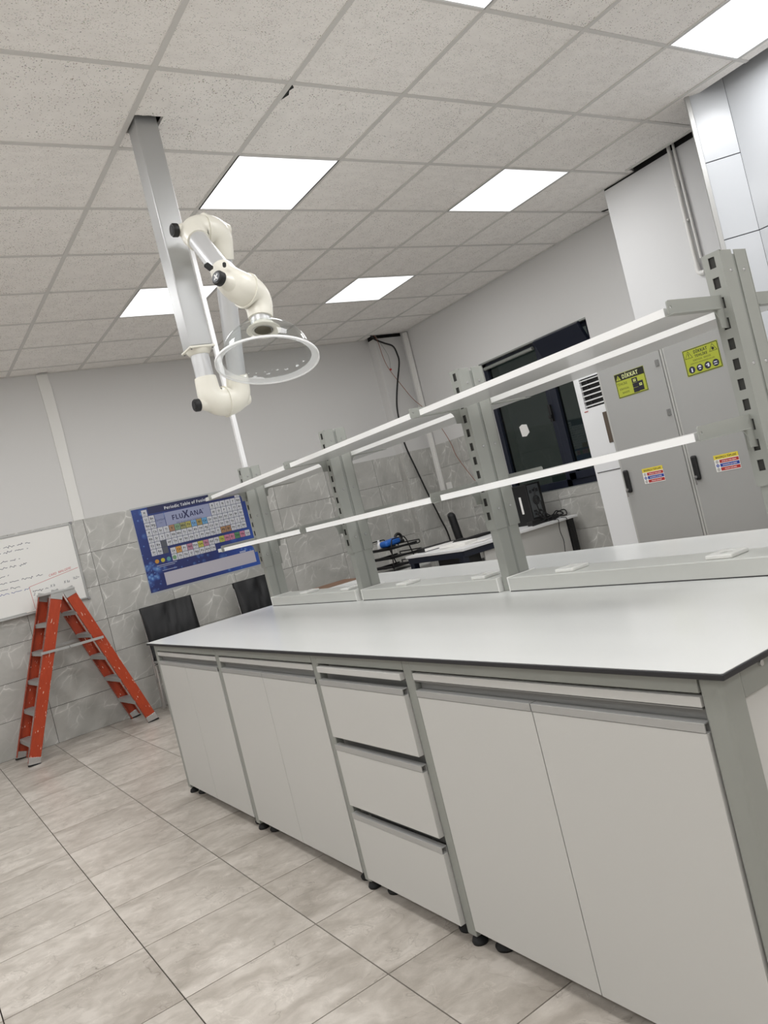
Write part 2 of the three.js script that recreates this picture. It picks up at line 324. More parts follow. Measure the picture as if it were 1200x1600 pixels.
// ---- LED ceiling panels
{
  const places = [['above the extraction arm column', 1, 1], ['nearest the tall white column', 4, 1], ['partly hidden behind the extraction column', 1, 4], ['farthest from the camera, near the window wall', 4, 4], ['cut by the top edge over the middle of the room', 1, -2], ['cut by the top right corner beside the tiled pillar', 4, -2]];
  const place = (c, r) => places.find((p) => p[1] === c && p[2] === r)?.[0];
  for (const key of lightCells) {
    const [c, r] = key.split(',').map(Number), x = (c + 0.5) * PITCH, z = -(r + 0.5) * PITCH;
    if (z > ZF - 0.3) continue;
    const where = place(c, r);
    const t = thing('ceiling_panel_light', where ? 'glowing square ceiling panel ' + where : 'square LED ceiling panel added for light behind or beside the camera, out of the picture', 'ceiling light', [x, H, z], 0, where ? 'square LED panels in view' : 'square LED panels out of view');
    part('frame', [bx(-0.296, 0.296, -0.001, 0.02, -0.296, -0.287), bx(-0.296, 0.296, -0.001, 0.02, 0.287, 0.296), bx(-0.296, -0.287, -0.001, 0.02, -0.287, 0.287), bx(0.287, 0.296, -0.001, 0.02, -0.287, 0.287), bx(-0.296, 0.296, 0.012, 0.02, -0.296, 0.296)], M.white, t);
    part('diffuser', bx(-0.287, 0.287, 0.001, 0.01, -0.287, 0.287), new THREE.MeshStandardMaterial({ color: '#ffffff', emissive: PANEL_COLOUR, emissiveIntensity: PANEL_GLOW, roughness: 0.5 }), t);
    const l = new THREE.RectAreaLight(PANEL_COLOUR, PANEL_RADIANCE, 0.57, 0.57);
    l.name = 'panel_light'; l.position.set(0, -0.004, 0); l.rotation.x = -Math.PI / 2; t.add(l);
  }
}
// ---- window: navy aluminium frame, fixed pane, side sash, hopper vent above
{
  const w = structureGroup('window_1');
  const X = XR + 0.045, D = 0.06, F = 0.055, MZ = -2.36;
  const f = (z0, z1, y0, y1, dx = 0, d = D) => rb(X + dx, X + dx + d, y0, y1, z0, z1, 0.004, 1);
  part('window_frame', [f(WZ0, WZ1, WY0, WY0 + 0.075), f(WZ0, WZ1, WY1 - 0.04, WY1), f(WZ0, WZ0 + F, WY0, WY1), f(WZ1 - F, WZ1, WY0, WY1), f(MZ - 0.035, MZ + 0.035, WY0, WY1)], M.navy, w);
  part('window_reveal', [bx(XR - 0.002, XR + 0.05, WY1 - 0.003, WY1 + 0.012, WZ0, WZ1), bx(XR - 0.002, XR + 0.05, WY0 - 0.004, WY0 + 0.004, WZ0, WZ1)], M.metalDark, w);
  const s = part('sash', [f(MZ + 0.03, MZ + 0.115, WY0 + 0.06, WY1 - 0.35, -0.02), f(WZ1 - 0.10, WZ1 - 0.045, WY0 + 0.06, WY1 - 0.35, -0.02), f(MZ + 0.03, WZ1 - 0.045, WY0 + 0.06, WY0 + 0.13, -0.02), f(MZ + 0.03, WZ1 - 0.045, WY1 - 0.42, WY1 - 0.35, -0.02)], M.navy, w);
  part('handle', [rb(X - 0.045, X - 0.018, 1.66, 1.82, MZ - 0.012, MZ + 0.018, 0.006), rb(X - 0.06, X - 0.03, 1.69, 1.725, MZ - 0.012, MZ + 0.02, 0.006)], M.black, s);
  // hopper vent, tilted open above the sash
  const v = part('vent_sash', (() => { const g = merged([rb(-0.02, 0.02, -0.13, 0.13, MZ + 0.05, WZ1 - 0.06, 0.004, 1)]); g.rotateZ(0.5); g.translate(X - 0.02, WY1 - 0.12, 0); return g; })(), M.navy, w);
  part('vent_edge', (() => { const g = rb(-0.024, 0.024, -0.150, -0.128, MZ + 0.05, WZ1 - 0.06, 0.003, 1); g.rotateZ(0.5); g.translate(X - 0.02, WY1 - 0.12, 0); return g; })(), M.metal, v);
  part('blind_rail', [cyl(V(X - 0.015, WY1 - 0.05, WZ0 + 0.04), V(X - 0.015, WY1 - 0.05, MZ - 0.04), 0.018, 0.018, 10), cyl(V(X + 0.0, WY1 - 0.2, WZ0 + 0.04), V(X + 0.0, WY1 - 0.2, MZ - 0.04), 0.012, 0.012, 10), cyl(V(X + 0.0, WY1 - 0.33, MZ + 0.06), V(X + 0.0, WY1 - 0.33, WZ1 - 0.07), 0.012, 0.012, 10)], M.metalDark, w);
  const glass = clear(0.02, 1, '#aebab6');
  part('pane', bx(X + 0.028, X + 0.032, WY0 + 0.07, WY1 - 0.03, WZ0 + 0.05, MZ - 0.03), glass, w);
  part('pane', bx(X + 0.01, X + 0.014, WY0 + 0.12, WY1 - 0.4, MZ + 0.105, WZ1 - 0.09), glass, w);
  const p = obj('paper_scrap', extrude([[-0.05, -0.055], [-0.062, 0.045], [-0.02, 0.062], [0.045, 0.05], [0.06, -0.03], [0.01, -0.062]], 0.001), M.paper);
  p.rotation.y = -Math.PI / 2; p.position.set(X + 0.026, 1.665, -2.80);
  tag(p, 'small torn scrap of white paper stuck on the dark window pane', 'paper');
}

// ================================================================ ISLAND BENCH
const legZ = [-1.59, -0.645, 0.31, 0.883];
{ // frame that carries the worktop
  const f = thing('island_bench', 'light grey metal framework of the white laboratory island bench, with slim front legs', 'bench');
  for (const z of legZ) part('leg', rb(-0.105, -0.062, 0.03, 0.8365, z, z + 0.041, 0.004), M.metal, f);
  part('leg', rb(-0.105, -0.040, 0.03, 0.8365, 1.853, 1.902, 0.01, 3), M.metal, f);
  for (const z of [-1.59, 1.86]) part('leg', rb(1.37, 1.415, 0.03, 0.8365, z, z + 0.041, 0.004), M.metal, f);
  const fz = [[-1.549, -0.645], [-0.604, 0.31], [0.351, 0.883], [0.924, 1.853]];
  for (const [a, b] of fz) part('front_rail', rb(-0.1055, -0.07, 0.804, 0.8365, a, b, 0.002), M.metal, f);
  part('rail', [rb(-0.04, 1.37, 0.776, 0.8365, 1.86, 1.898, 0.003), rb(-0.06, 1.37, 0.79, 0.8365, -1.585, -1.55, 0.003), rb(1.38, 1.41, 0.79, 0.8365, -1.549, 1.86, 0.003)], M.metal, f);
  part('end_panel', rb(-0.04, 1.37, 0.07, 0.776, 1.872, 1.889, 0.002), M.laminate, f, 'white end panel');
  part('end_panel', rb(-0.06, 1.37, 0.07, 0.79, -1.578, -1.562, 0.002), M.laminate, f, 'white end panel');
  part('screw', cyl(V(0.025, 0.822, 1.897), V(0.025, 0.822, 1.903), 0.007, 0.006, 12), M.steel, f);
  const foot = (x, z) => { const g = new THREE.LatheGeometry([[0, 0], [0.022, 0], [0.024, 0.006], [0.02, 0.016], [0.011, 0.021], [0.008, 0.03], [0.008, 0.055], [0, 0.055]].map(([a, b]) => new THREE.Vector2(a, b)), 18); g.translate(x, 0, z); return g; };
  for (const z of [...legZ, 1.858]) part('levelling_foot', foot(-0.083, z + 0.02), M.rubber, f);
  for (const z of [-1.57, 1.88]) part('levelling_foot', foot(1.392, z), M.rubber, f);
}
{ // worktop: white compact laminate on a black core
  const w = thing('bench_worktop', 'long white worktop with black edge on the laboratory island bench', 'worktop');
  part('core', rb(-0.125, 1.45, 0.837, 0.8492, -1.65, 1.925, 0.003), M.core, w, 'black worktop edge');
  const g = extrude(roundRect(-0.1225, 1.4475, -1.9225, 1.6475, 0.004), 0.0012); g.rotateX(-Math.PI / 2); g.translate(0, 0.849, 0);
  part('surface', g, M.top, w);
}
// base cabinets
const handleLip = (z0, z1, top, X = -0.107) => [rb(X - 0.0015, X + 0.0015, top - 0.0185, top, z0, z1, 0.0008, 1), rb(X, X + 0.018, top - 0.003, top, z0, z1, 0.0008, 1), rb(X + 0.016, X + 0.019, top - 0.03, top, z0, z1, 0.0008, 1)];
function carcass(t, z0, z1, recessYs) {
  part('carcass', [bx(-0.092, 0.55, 0.06, 0.075, z0, z1), bx(-0.06, 0.55, 0.075, 0.80, z0, z0 + 0.016), bx(-0.06, 0.55, 0.075, 0.80, z1 - 0.016, z1), bx(-0.07, 0.55, 0.785, 0.80, z0, z1), bx(0.53, 0.55, 0.075, 0.785, z0, z1)], M.laminate, t);
  for (const y of recessYs) part('recess_channel', [rb(-0.086, -0.082, y - 0.01, y + 0.027, z0 + 0.002, z1 - 0.002, 0.001, 1), rb(-0.102, -0.082, y + 0.0235, y + 0.027, z0 + 0.002, z1 - 0.002, 0.001, 1)], M.aluDull, t, 'brushed aluminium finger-pull channel');
  for (const [x, z] of [[-0.055, z0 + 0.06], [-0.055, z1 - 0.06], [0.48, z0 + 0.075], [0.48, z1 - 0.06]]) {
    const g = new THREE.LatheGeometry([[0, 0], [0.03, 0], [0.032, 0.008], [0.02, 0.02], [0.016, 0.06], [0, 0.06]].map(([a, b]) => new THREE.Vector2(a, b)), 18); g.translate(x, 0, z); part('foot', g, M.rubber, t);
  }
}
function frontPanel(t, z0, z1, proud = 0) { part('top_panel', [rb(-0.105 - proud, -0.087 - proud, 0.777, 0.797, z0, z1, 0.001)], M.laminate, t); }
function doorCabinet(label, z0, z1, mid) {
  const t = thing('base_cabinet', label, 'cabinet', [0, 0, 0], 0, 'cabinets under the island worktop');
  carcass(t, z0, z1, [0.748]);
  frontPanel(t, z0, z1);
  for (const [a, b] of [[z0 + 0.002, mid - 0.0015], [mid + 0.0015, z1 - 0.002]]) {
    const d = part('door', rb(-0.107, -0.089, 0.052, 0.7285, a, b, 0.0012), M.laminate, t);
    part('handle', handleLip(a, b, 0.7485), M.alu, d, 'aluminium finger-pull strip');
  }
}
doorCabinet('white two-door base cabinet at the far end of the island, beside the orange ladder', -1.548, -0.648, -1.115);
doorCabinet('white two-door base cabinet between the far-end cabinet and the drawer unit', -0.602, 0.308, -0.155);
{
  const z0 = 0.366, z1 = 0.879, t = thing('drawer_cabinet', 'white base unit with three stacked drawers, narrowest under the island worktop', 'cabinet', [0, 0, 0], 0, 'cabinets under the island worktop');
  carcass(t, z0, z1, [0.749, 0.526, 0.288]);
  frontPanel(t, z0, z1, 0.013);
  for (const [a, b] of [[0.553, 0.733], [0.313, 0.507], [0.055, 0.267]]) {
    const d = part('drawer', [rb(-0.120, -0.1, a, b, z0, z1, 0.0015), bx(-0.1, 0.4, a + 0.03, b - 0.04, z0 + 0.03, z1 - 0.03)], M.laminate, t);
    part('handle', handleLip(z0, z1, b + 0.02, -0.120), M.alu, d, 'aluminium finger-pull strip');
  }
}
doorCabinet('white two-door base cabinet at the near end of the island, largest in view', 0.9255, 1.8515, 1.391);

// ================================================================ REAGENT RACK ON THE ISLAND
const upZ = [-1.60, -0.54, 0.53, 1.62], XFr = 0.645, shelfY = [1.238, 1.552];
const rackPlate = (() => {                                             // slotted front plate
  const holes = []; for (let i = 0; i < 11; i++) { const y = 1.125 + i * 0.0535; holes.push(rect(-0.009, 0.009, y, y + 0.029)); }
  return extrude(rect(-0.026, 0.026, 1.085, 1.70), 0.0025, holes);
})();
const bracketShape = (dir, y) => {                                     // cantilever bracket with a tab hooked in the slots
  const s = new THREE.Shape(), L = 0.235, r = 0.008;
  s.moveTo(0.008, y + 0.037); s.lineTo(-L + r, y + 0.037); s.absarc(-L + r, y + 0.037 - r, r, Math.PI / 2, Math.PI); s.lineTo(-L, y + r); s.absarc(-L + r, y + r, r, Math.PI, Math.PI * 1.5);
  s.lineTo(-0.062, y); s.quadraticCurveTo(-0.037, y - 0.002, -0.034, y - 0.028); s.lineTo(-0.033, y - 0.047); s.lineTo(0.008, y - 0.05); s.closePath();
  const h = new THREE.Path(); h.absarc(-L + 0.013, y + 0.019, 0.0042, 0, Math.PI * 2); s.holes.push(h);
  const g = new THREE.ExtrudeGeometry(s, { depth: 0.0035, bevelEnabled: false, curveSegments: 8 });
  if (dir > 0) { g.scale(-1, 1, 1); const ix = g.index ? g : g; const p = g.attributes.position; for (let i = 0; i < p.count; i += 3) { for (const at of [g.attributes.position, g.attributes.normal, g.attributes.uv]) { const n = at.itemSize; for (let k = 0; k < n; k++) { const a = at.array[(i + 1) * n + k]; at.array[(i + 1) * n + k] = at.array[(i + 2) * n + k]; at.array[(i + 2) * n + k] = a; } } } }
  return g;
};
function lipBar(dir, y) { return rb(dir < 0 ? -0.20 : 0, dir < 0 ? 0 : 0.20, y - 0.0005, y + 0.0015, -0.011, 0.015, 0.0005, 1); }
const upLabels = ['grey slotted rack upright at the far end, nearest the periodic table poster', 'grey slotted rack upright, second from the far end of the bench', 'grey slotted rack upright standing in front of the dark window', 'tall grey slotted rack upright at the near end, beside the steel cabinets'];
upZ.forEach((z, i) => {
  const t = thing('rack_upright', upLabels[i], 'rack upright', [0, 0.85, z], 0, 'uprights of the reagent rack');
  t.position.y = 0;
  part('post', rb(0.650, 0.756, 0.8503, 1.69, -0.0225, 0.0225, 0.003), M.rack, t);
  const fp = rackPlate.clone(); fp.rotateY(-Math.PI / 2); fp.translate(XFr, 0, 0);
  part('front_channel', [fp, rb(XFr, 0.697, 1.085, 1.70, 0.0225, 0.0255, 0.001, 1), rb(XFr, 0.697, 1.085, 1.70, -0.0255, -0.0225, 0.001, 1), bx(XFr, 0.65, 1.696, 1.70, -0.0255, 0.0255)], M.rack, t);
  const rp = rackPlate.clone(); rp.rotateY(Math.PI / 2); rp.translate(0.7615, 0, 0);
  part('rear_channel', [rp, rb(0.709, 0.7615, 1.085, 1.70, 0.0225, 0.0255, 0.001, 1), rb(0.709, 0.7615, 1.085, 1.70, -0.0255, -0.0225, 0.001, 1)], M.rack, t);
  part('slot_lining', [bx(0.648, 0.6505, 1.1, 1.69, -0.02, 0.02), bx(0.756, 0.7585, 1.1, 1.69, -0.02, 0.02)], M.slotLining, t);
  part('groove', bx(0.6985, 0.7075, 0.86, 1.688, 0.0215, 0.0232), M.metalDark, t);
  for (const y of [1.645, 1.40, 1.16]) for (const x of [0.676, 0.735]) part('screw', cyl(V(x, y, 0.0255), V(x, y, 0.0285), 0.0052, 0.004, 10), M.steel, t);
  for (const y of shelfY) {
    for (const [dir, x] of [[-1, XFr + 0.004], [1, 0.7575]]) { const b = bracketShape(dir, y); b.translate(x, 0, i % 3 === 0 ? -0.00175 : -0.022); part('bracket', [b, lipBar(dir, y).translate(dir < 0 ? XFr - 0.03 : 0.79, 0, 0)], M.rack, t); }
  }
});
const bays = [[-1.683, -0.574, 'far bay'], [-0.515, 0.496, 'middle bay'], [0.556, 1.602, 'near bay']];
for (const [k, y] of shelfY.entries()) for (const [side, x0, x1] of [['front', 0.424, 0.640], ['back', 0.768, 0.984]]) for (const [z0, z1, bay] of bays) {
  const t = thing('rack_shelf', `white laminate rack shelf, ${k ? 'upper' : 'lower'} ${side} one in the ${bay}`, 'shelf', [0, 0, 0], 0, 'shelves of the reagent rack');
  let a = z0, b = z1; if (bay === 'far bay') { a = side === 'front' ? -1.583 : -1.583; }
  part('board', bx(x0 + 0.0015, x1 - 0.0015, y + 0.002, y + 0.0225, a, b), M.shelf, t);
  part('edge_band', [bx(x0, x0 + 0.0015, y + 0.002, y + 0.0225, a, b), bx(x1 - 0.0015, x1, y + 0.002, y + 0.0225, a, b)], M.shelfEdge, t);
  if (bay === 'far bay') { const e = part('board_end', bx(x0, x1, y + 0.002, y + 0.0225, -1.683, -1.62), M.shelf, t); e.userData.label = 'shelf end beyond the last bracket'; }
}
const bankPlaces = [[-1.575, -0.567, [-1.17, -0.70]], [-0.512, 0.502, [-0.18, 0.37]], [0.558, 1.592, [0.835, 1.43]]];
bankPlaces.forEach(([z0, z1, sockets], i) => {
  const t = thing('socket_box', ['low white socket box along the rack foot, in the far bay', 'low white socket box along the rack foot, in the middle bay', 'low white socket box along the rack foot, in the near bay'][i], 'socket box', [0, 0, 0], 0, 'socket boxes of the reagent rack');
  part('body', rb(0.632, 0.772, 0.8503, 0.903, z0 + 0.004, z1 - 0.004, 0.004), std('#c3c4bf', 0.4), t);
  part('base_shadow', bx(0.6312, 0.7728, 0.8503, 0.8528, z0 + 0.003, z1 - 0.003), M.black, t, 'painted dark shadow line along the worktop');  // black strip stands in for the shadow line under the box
  part('end_cap', [rb(0.630, 0.774, 0.8503, 0.9055, z0, z0 + 0.006, 0.002, 1)], M.socketWhite, t); part('end_cap', [rb(0.630, 0.774, 0.8503, 0.9055, z1 - 0.006, z1, 0.002, 1)], M.socketWhite, t);
  for (const z of sockets) {
    const ring = new THREE.Path(); ring.absarc(0, 0, 0.02, 0, Math.PI * 2);
    const s = roundRect(-0.04, 0.04, -0.04, 0.04, 0.004); s.holes.push(ring);
    const g = new THREE.ExtrudeGeometry(s, { depth: 0.006, bevelEnabled: true, bevelSize: 0.003, bevelThickness: 0.003, bevelSegments: 2, curveSegments: 10 }); g.rotateX(-Math.PI / 2); g.translate(0.69, 0.906, z);
    const k = part('socket', g, M.socketWhite, t);
    part('well', cyl(V(0.69, 0.9035, z), V(0.69, 0.907, z), 0.02, 0.02, 20), std('#c9cac5', 0.5), k);
    part('pin_hole', [cyl(V(0.69, 0.906, z - 0.0085), V(0.69, 0.9078, z - 0.0085), 0.003, 0.003, 8), cyl(V(0.69, 0.906, z + 0.0085), V(0.69, 0.9078, z + 0.0085), 0.003, 0.003, 8)], M.black, k);
  }
});
{ // white conduit pole feeding the rack
  const t = thing('conduit_pole', 'thin white conduit pole rising from the far rack upright to the ceiling', 'conduit');
  part('tube', rb(0.672, 0.700, 1.69, H + 0.1, -1.614, -1.586, 0.004), M.white, t);
  part('cap', rb(0.664, 0.708, H - 0.012, H + 0.002, -1.622, -1.578, 0.003), M.white, t);
}

// ================================================================ EXTRACTION ARM
{
  const t = thing('extraction_arm', 'white jointed extraction arm with clear dome hood hanging from a ceiling column', 'extraction arm');
  const cx = 0.072, cz = -0.41, yb = 2.13;
  part('column', rb(0.022, 0.122, yb, H + 0.3, -0.46, -0.36, 0.006, 3), M.columnAlu, t, 'square aluminium column');
  const plate = part('flange_plate', rb(0.014, 0.13, yb - 0.010, yb, -0.468, -0.352, 0.004), M.cream, t);
  part('screw', [[0.024, -0.364], [0.12, -0.364], [0.024, -0.456], [0.12, -0.456]].map(([x, z]) => cyl(V(x, yb - 0.0145, z), V(x, yb - 0.009, z), 0.004, 0.004, 8)), M.aluDull, plate);
  part('collar', (() => { const g = new THREE.LatheGeometry([[0.0385, -0.022], [0.044, -0.02], [0.052, -0.008], [0.055, 0]].map(([a, b]) => new THREE.Vector2(a, b)), 28); g.translate(cx, yb - 0.009, cz); return g; })(), M.cream, t);
  // joints: each is two mirrored elbow housings that meet at a ring
  const A1 = V(cx, 1.885, cz), B1 = V(0.208, 1.885, cz - 0.005), B2 = V(0.208, 2.567, -0.207), A2 = V(0.078, 2.567, -0.203), P2 = V(0.0433, 2.2127, 0.1261), Q2 = V(0.1595, 2.1789, 0.0787);
  const hoodN = V(-0.2093, -0.9634, 0.1678).normalize();
  function housing(name, corner, toTube, ring, lenTube, rT = 0.0475, rR = 0.063) {
    const u = toTube.clone().normalize(), v = ring.clone().sub(corner), L = v.length(); v.normalize();
    const pts = [], rad = [], bend = Math.min(0.062, L * 0.98);
    for (let i = 0; i <= 4; i++) { const s = lenTube + (bend - lenTube) * (i / 4); pts.push(corner.clone().addScaledVector(u, s)); rad.push(rT + (i === 0 ? -0.001 : 0) + 0.003 * (i / 4)); }
    for (let i = 1; i <= 10; i++) { const q = i / 10; pts.push(corner.clone().addScaledVector(u, bend * (1 - q) ** 2).addScaledVector(v, (L) * q * q)); rad.push(rT + 0.003 + (rR - rT - 0.003) * Math.sin(q * Math.PI / 2)); }
    return part(name, sweep(pts, rad, 32), M.cream, t, 'cream plastic joint housing');
  }
  function joint(A, dirA, lenA, B, dirB, lenB, knobFace = M.rubber) {
    const mid = A.clone().add(B).multiplyScalar(0.5), ax = B.clone().sub(A).normalize();
    housing('joint_housing', A, dirA, mid, lenA); housing('joint_housing', B, dirB, mid, lenB);
    part('joint_ring', cyl(mid.clone().addScaledVector(ax, -0.004), mid.clone().addScaledVector(ax, 0.004), 0.069, 0.069, 36), M.cream, t);
    // boss and friction knob on the A side, cap on the B side
    const boss = part('boss', sweep([0.06, 0.035, 0.0, -0.03, -0.046].map((s) => A.clone().addScaledVector(ax, s - 0.012)), [0.054, 0.047, 0.036, 0.026, 0.022], 24), M.cream, t);
    const kn = part('knob', sweep([-0.055, -0.058, -0.076, -0.081].map((s) => A.clone().addScaledVector(ax, s)), [0.023, 0.0275, 0.0275, 0.024], 24), M.black, t, 'black friction knob');
    part('knob_cap', cyl(A.clone().addScaledVector(ax, -0.081), A.clone().addScaledVector(ax, -0.083), 0.019, 0.0185, 20), knobFace, kn);
    if (knobFace !== M.rubber) { const c0 = A.clone().addScaledVector(ax, -0.0838), e1 = new THREE.Vector3().crossVectors(ax, V(0, 1, 0)).normalize(), e2 = new THREE.Vector3().crossVectors(ax, e1).normalize(); part('knob_mark', [1, -1].map((q) => bar(c0.clone().addScaledVector(e1, -0.008).addScaledVector(e2, -0.010 * q), c0.clone().addScaledVector(e1, 0.008).addScaledVector(e2, 0.010 * q), 0.0055, 0.001, ax)), M.white, kn); }
    const c1 = A.clone().addScaledVector(ax, -0.0825);
    part('cap', sweep([0.02, 0.045, 0.058].map((s) => B.clone().addScaledVector(ax, s - 0.012)), [0.04, 0.03, 0.024], 24), M.cream, t);
    return { mid, ax };
  }
  const d12 = B2.clone().sub(B1).normalize(), d23 = P2.clone().sub(A2).normalize();
  joint(A1, V(0, 1, 0), 0.115, B1, d12, 0.11);
  joint(A2, d23, 0.10, B2, d12.clone().negate(), 0.12);
  const j3 = joint(P2, d23.clone().negate(), 0.115, Q2, hoodN, 0.095, std('#5d5f63', 0.35, { metalness: 0.5 }));
  // small black lever beside the third joint
  part('lever', bar(P2.clone().add(V(-0.055, 0.075, -0.03)), P2.clone().add(V(-0.068, 0.098, -0.043)), 0.02, 0.014), M.black, t);
  part('set_screw', cyl(P2.clone().add(V(-0.03, 0.062, 0.03)), P2.clone().add(V(-0.036, 0.064, 0.045)), 0.007, 0.007, 10), M.black, t);
  part('tube', cyl(V(cx, 1.98, cz), V(cx, yb - 0.005, cz), 0.0395, 0.0395, 36), M.armAlu, t, 'aluminium tube');
  part('tube', cyl(B1.clone().addScaledVector(d12, 0.10), B2.clone().addScaledVector(d12, -0.11), 0.0395, 0.0395, 36), M.armAlu, t, 'aluminium tube');
  part('tube', cyl(A2.clone().addScaledVector(d23, 0.09), P2.clone().addScaledVector(d23, -0.105), 0.0395, 0.0395, 36), M.armAlu, t, 'aluminium tube');
  const neck = Q2.clone().addScaledVector(hoodN, 0.15);
  part('tube', sweep([Q2.clone().addScaledVector(hoodN, 0.085), neck], [0.0395, 0.0395], 36, false), M.armAlu, t, 'aluminium tube');
  // clear dome hood
  const q = new THREE.Quaternion().setFromUnitVectors(V(0, -1, 0), hoodN), hc = Q2.clone().addScaledVector(hoodN, 0.282).add(V(0.006, 0.006, 0.003)), RH = 0.198;
  const place = (g) => { g.applyQuaternion(q); g.translate(hc.x, hc.y, hc.z); return g; };
  const lathe = (pts, seg = 72) => place(new THREE.LatheGeometry(pts.map(([a, b]) => new THREE.Vector2(a, b)), seg));
  const dome = [], N = 18; for (let i = 0; i <= N; i++) { const a = (i / N) * Math.PI / 2; dome.push([0.056 + (RH - 0.028 - 0.056) * Math.sin(a) ** 0.92, 0.128 * Math.cos(a) ** 1.05 + 0.006]); }
  const hood = part('hood', lathe(dome), Object.assign(clear(0.05, 1, '#f4f6f6'), { specularIntensity: 0.7 }), t, 'clear plastic dome hood');
  part('hood_rim', lathe([[RH - 0.029, 0.0085], [RH - 0.004, 0.001], [RH - 0.0045, -0.0015], [RH - 0.0295, 0.006], [RH - 0.029, 0.0085]]), clear(0.3, 0.8, '#fbfcfc'), hood, 'frosted flat rim');
  part('rim_edge', lathe([[RH - 0.0045, 0.002], [RH, 0.0015], [RH, -0.006], [RH - 0.0035, -0.0065], [RH - 0.0045, -0.001]]), clear(0.45, 0.35, '#ffffff'), hood, 'pale outer lip');
  { const g = extrude([[-0.03, 0], [-0.017, 0.024], [0.017, 0.024], [0.03, 0]], 0.002); g.rotateX(Math.PI / 2); g.rotateX(0.25); const TAB = -0.15; g.translate(0, 0.008, -(RH - 0.028)); g.rotateY(TAB); part('rim_tab', place(g), clear(0.3, 0.75, '#ffffff'), hood, 'raised tab on the rim'); }
  part('hood_collar', lathe([[0.0385, 0.150], [0.043, 0.152], [0.047, 0.146], [0.052, 0.138], [0.064, 0.131], [0.066, 0.127], [0.060, 0.1255], [0.046, 0.128], [0.036, 0.128], [0.036, 0.150], [0.0385, 0.150]]), M.cream, hood);
  part('duct_mouth', lathe([[0, 0.146], [0.0355, 0.146], [0.0355, 0.1285], [0.0352, 0.1285]]), std('#6f6a58', 0.9), hood, 'dark duct mouth');
}

// ================================================================ ORANGE STEP LADDER
{
  const t = thing('step_ladder', 'orange fibreglass double-sided step ladder standing open against the tiled wall', 'ladder', [-0.12, 0, -4.093], 0.07);
  const orangeMap = pixelTexture(128, 512, (u, v) => { const n = (fbm(u * 6, v * 30, 21, 4) - 0.5) * 20, chip = fbm(u * 9, v * 34, 33, 3) > 0.785 ? 1 : 0; return chip ? [225, 200, 185] : [168 + n, 60 + n * 0.6, 27 + n * 0.4]; });
  const orange = new THREE.MeshStandardMaterial({ map: orangeMap, roughness: 0.4 });
  const sides = [[-0.025, -0.476], [0.072, 0.474]];
  const web = 0.082;
  for (const [xt, xb] of sides) for (const sz of [1, -1]) {
    const z = sz * 0.225, a = V(xb, 0.012, z), b = V(xt, 1.215, z);
    const d = b.clone().sub(a).normalize(), side = V(d.y, -d.x, 0);
    const r = part('rail', [bar(a, b, web, 0.005), bar(a.clone().addScaledVector(side, web / 2 - 0.0025).add(V(0, 0, -sz * 0.014)), b.clone().addScaledVector(side, web / 2 - 0.0025).add(V(0, 0, -sz * 0.014)), 0.005, 0.03), bar(a.clone().addScaledVector(side, -web / 2 + 0.0025).add(V(0, 0, -sz * 0.014)), b.clone().addScaledVector(side, -web / 2 + 0.0025).add(V(0, 0, -sz * 0.014)), 0.005, 0.03)], orange, t);
    part('foot', bar(a.clone().add(V(0, -0.008, 0)), a.clone().addScaledVector(d, 0.05), web + 0.006, 0.014), M.steel, r, 'metal foot shoe');
    part('foot_pad', bar(a.clone().add(V(0, -0.012, 0)), a.clone().add(V(0, -0.004, 0)).addScaledVector(d, 0.004), web + 0.01, 0.018), M.rubber, r);
    part('top_bracket', bar(b.clone().addScaledVector(d, -0.035), b.clone().addScaledVector(d, 0.035), web + 0.006, 0.014), M.alu, r, 'metal top bracket');
  }
  for (const [[xt, xb], ys] of [[sides[0], [1.01, 0.80, 0.586, 0.37, 0.152]], [sides[1], [1.05, 0.84, 0.632, 0.42, 0.208]]]) for (const y of ys) {
    const k = (y - 0.0) / 1.215, x = xb + (xt - xb) * k;
    part('step', [rb(x - 0.042, x + 0.042, y - 0.004, y + 0.004, -0.222, 0.222, 0.001, 1), rb(x - 0.042, x - 0.038, y - 0.028, y, -0.222, 0.222, 0.001, 1), rb(x + 0.038, x + 0.042, y - 0.028, y, -0.222, 0.222, 0.001, 1), ...[-0.026, -0.013, 0, 0.013, 0.026].map((o) => bx(x + o - 0.003, x + o + 0.003, y + 0.003, y + 0.0065, -0.22, 0.22))], M.alu, t);
  }
  part('top_cap', [rb(-0.07, 0.118, 1.228, 1.246, -0.236, 0.236, 0.004)], M.alu, t, 'grey metal top');
  for (const sz of [1, -1]) { const z = sz * 0.238; part('spreader', [bar(V(-0.245, 0.80, z), V(-0.02, 0.792, z), 0.02, 0.006), bar(V(-0.03, 0.794, z + 0.006 * sz), V(0.24, 0.792, z + 0.006 * sz), 0.02, 0.006), cyl(V(-0.025, 0.793, z - 0.006), V(-0.025, 0.793, z + 0.016), 0.006, 0.006, 8)], M.alu, t); }
}

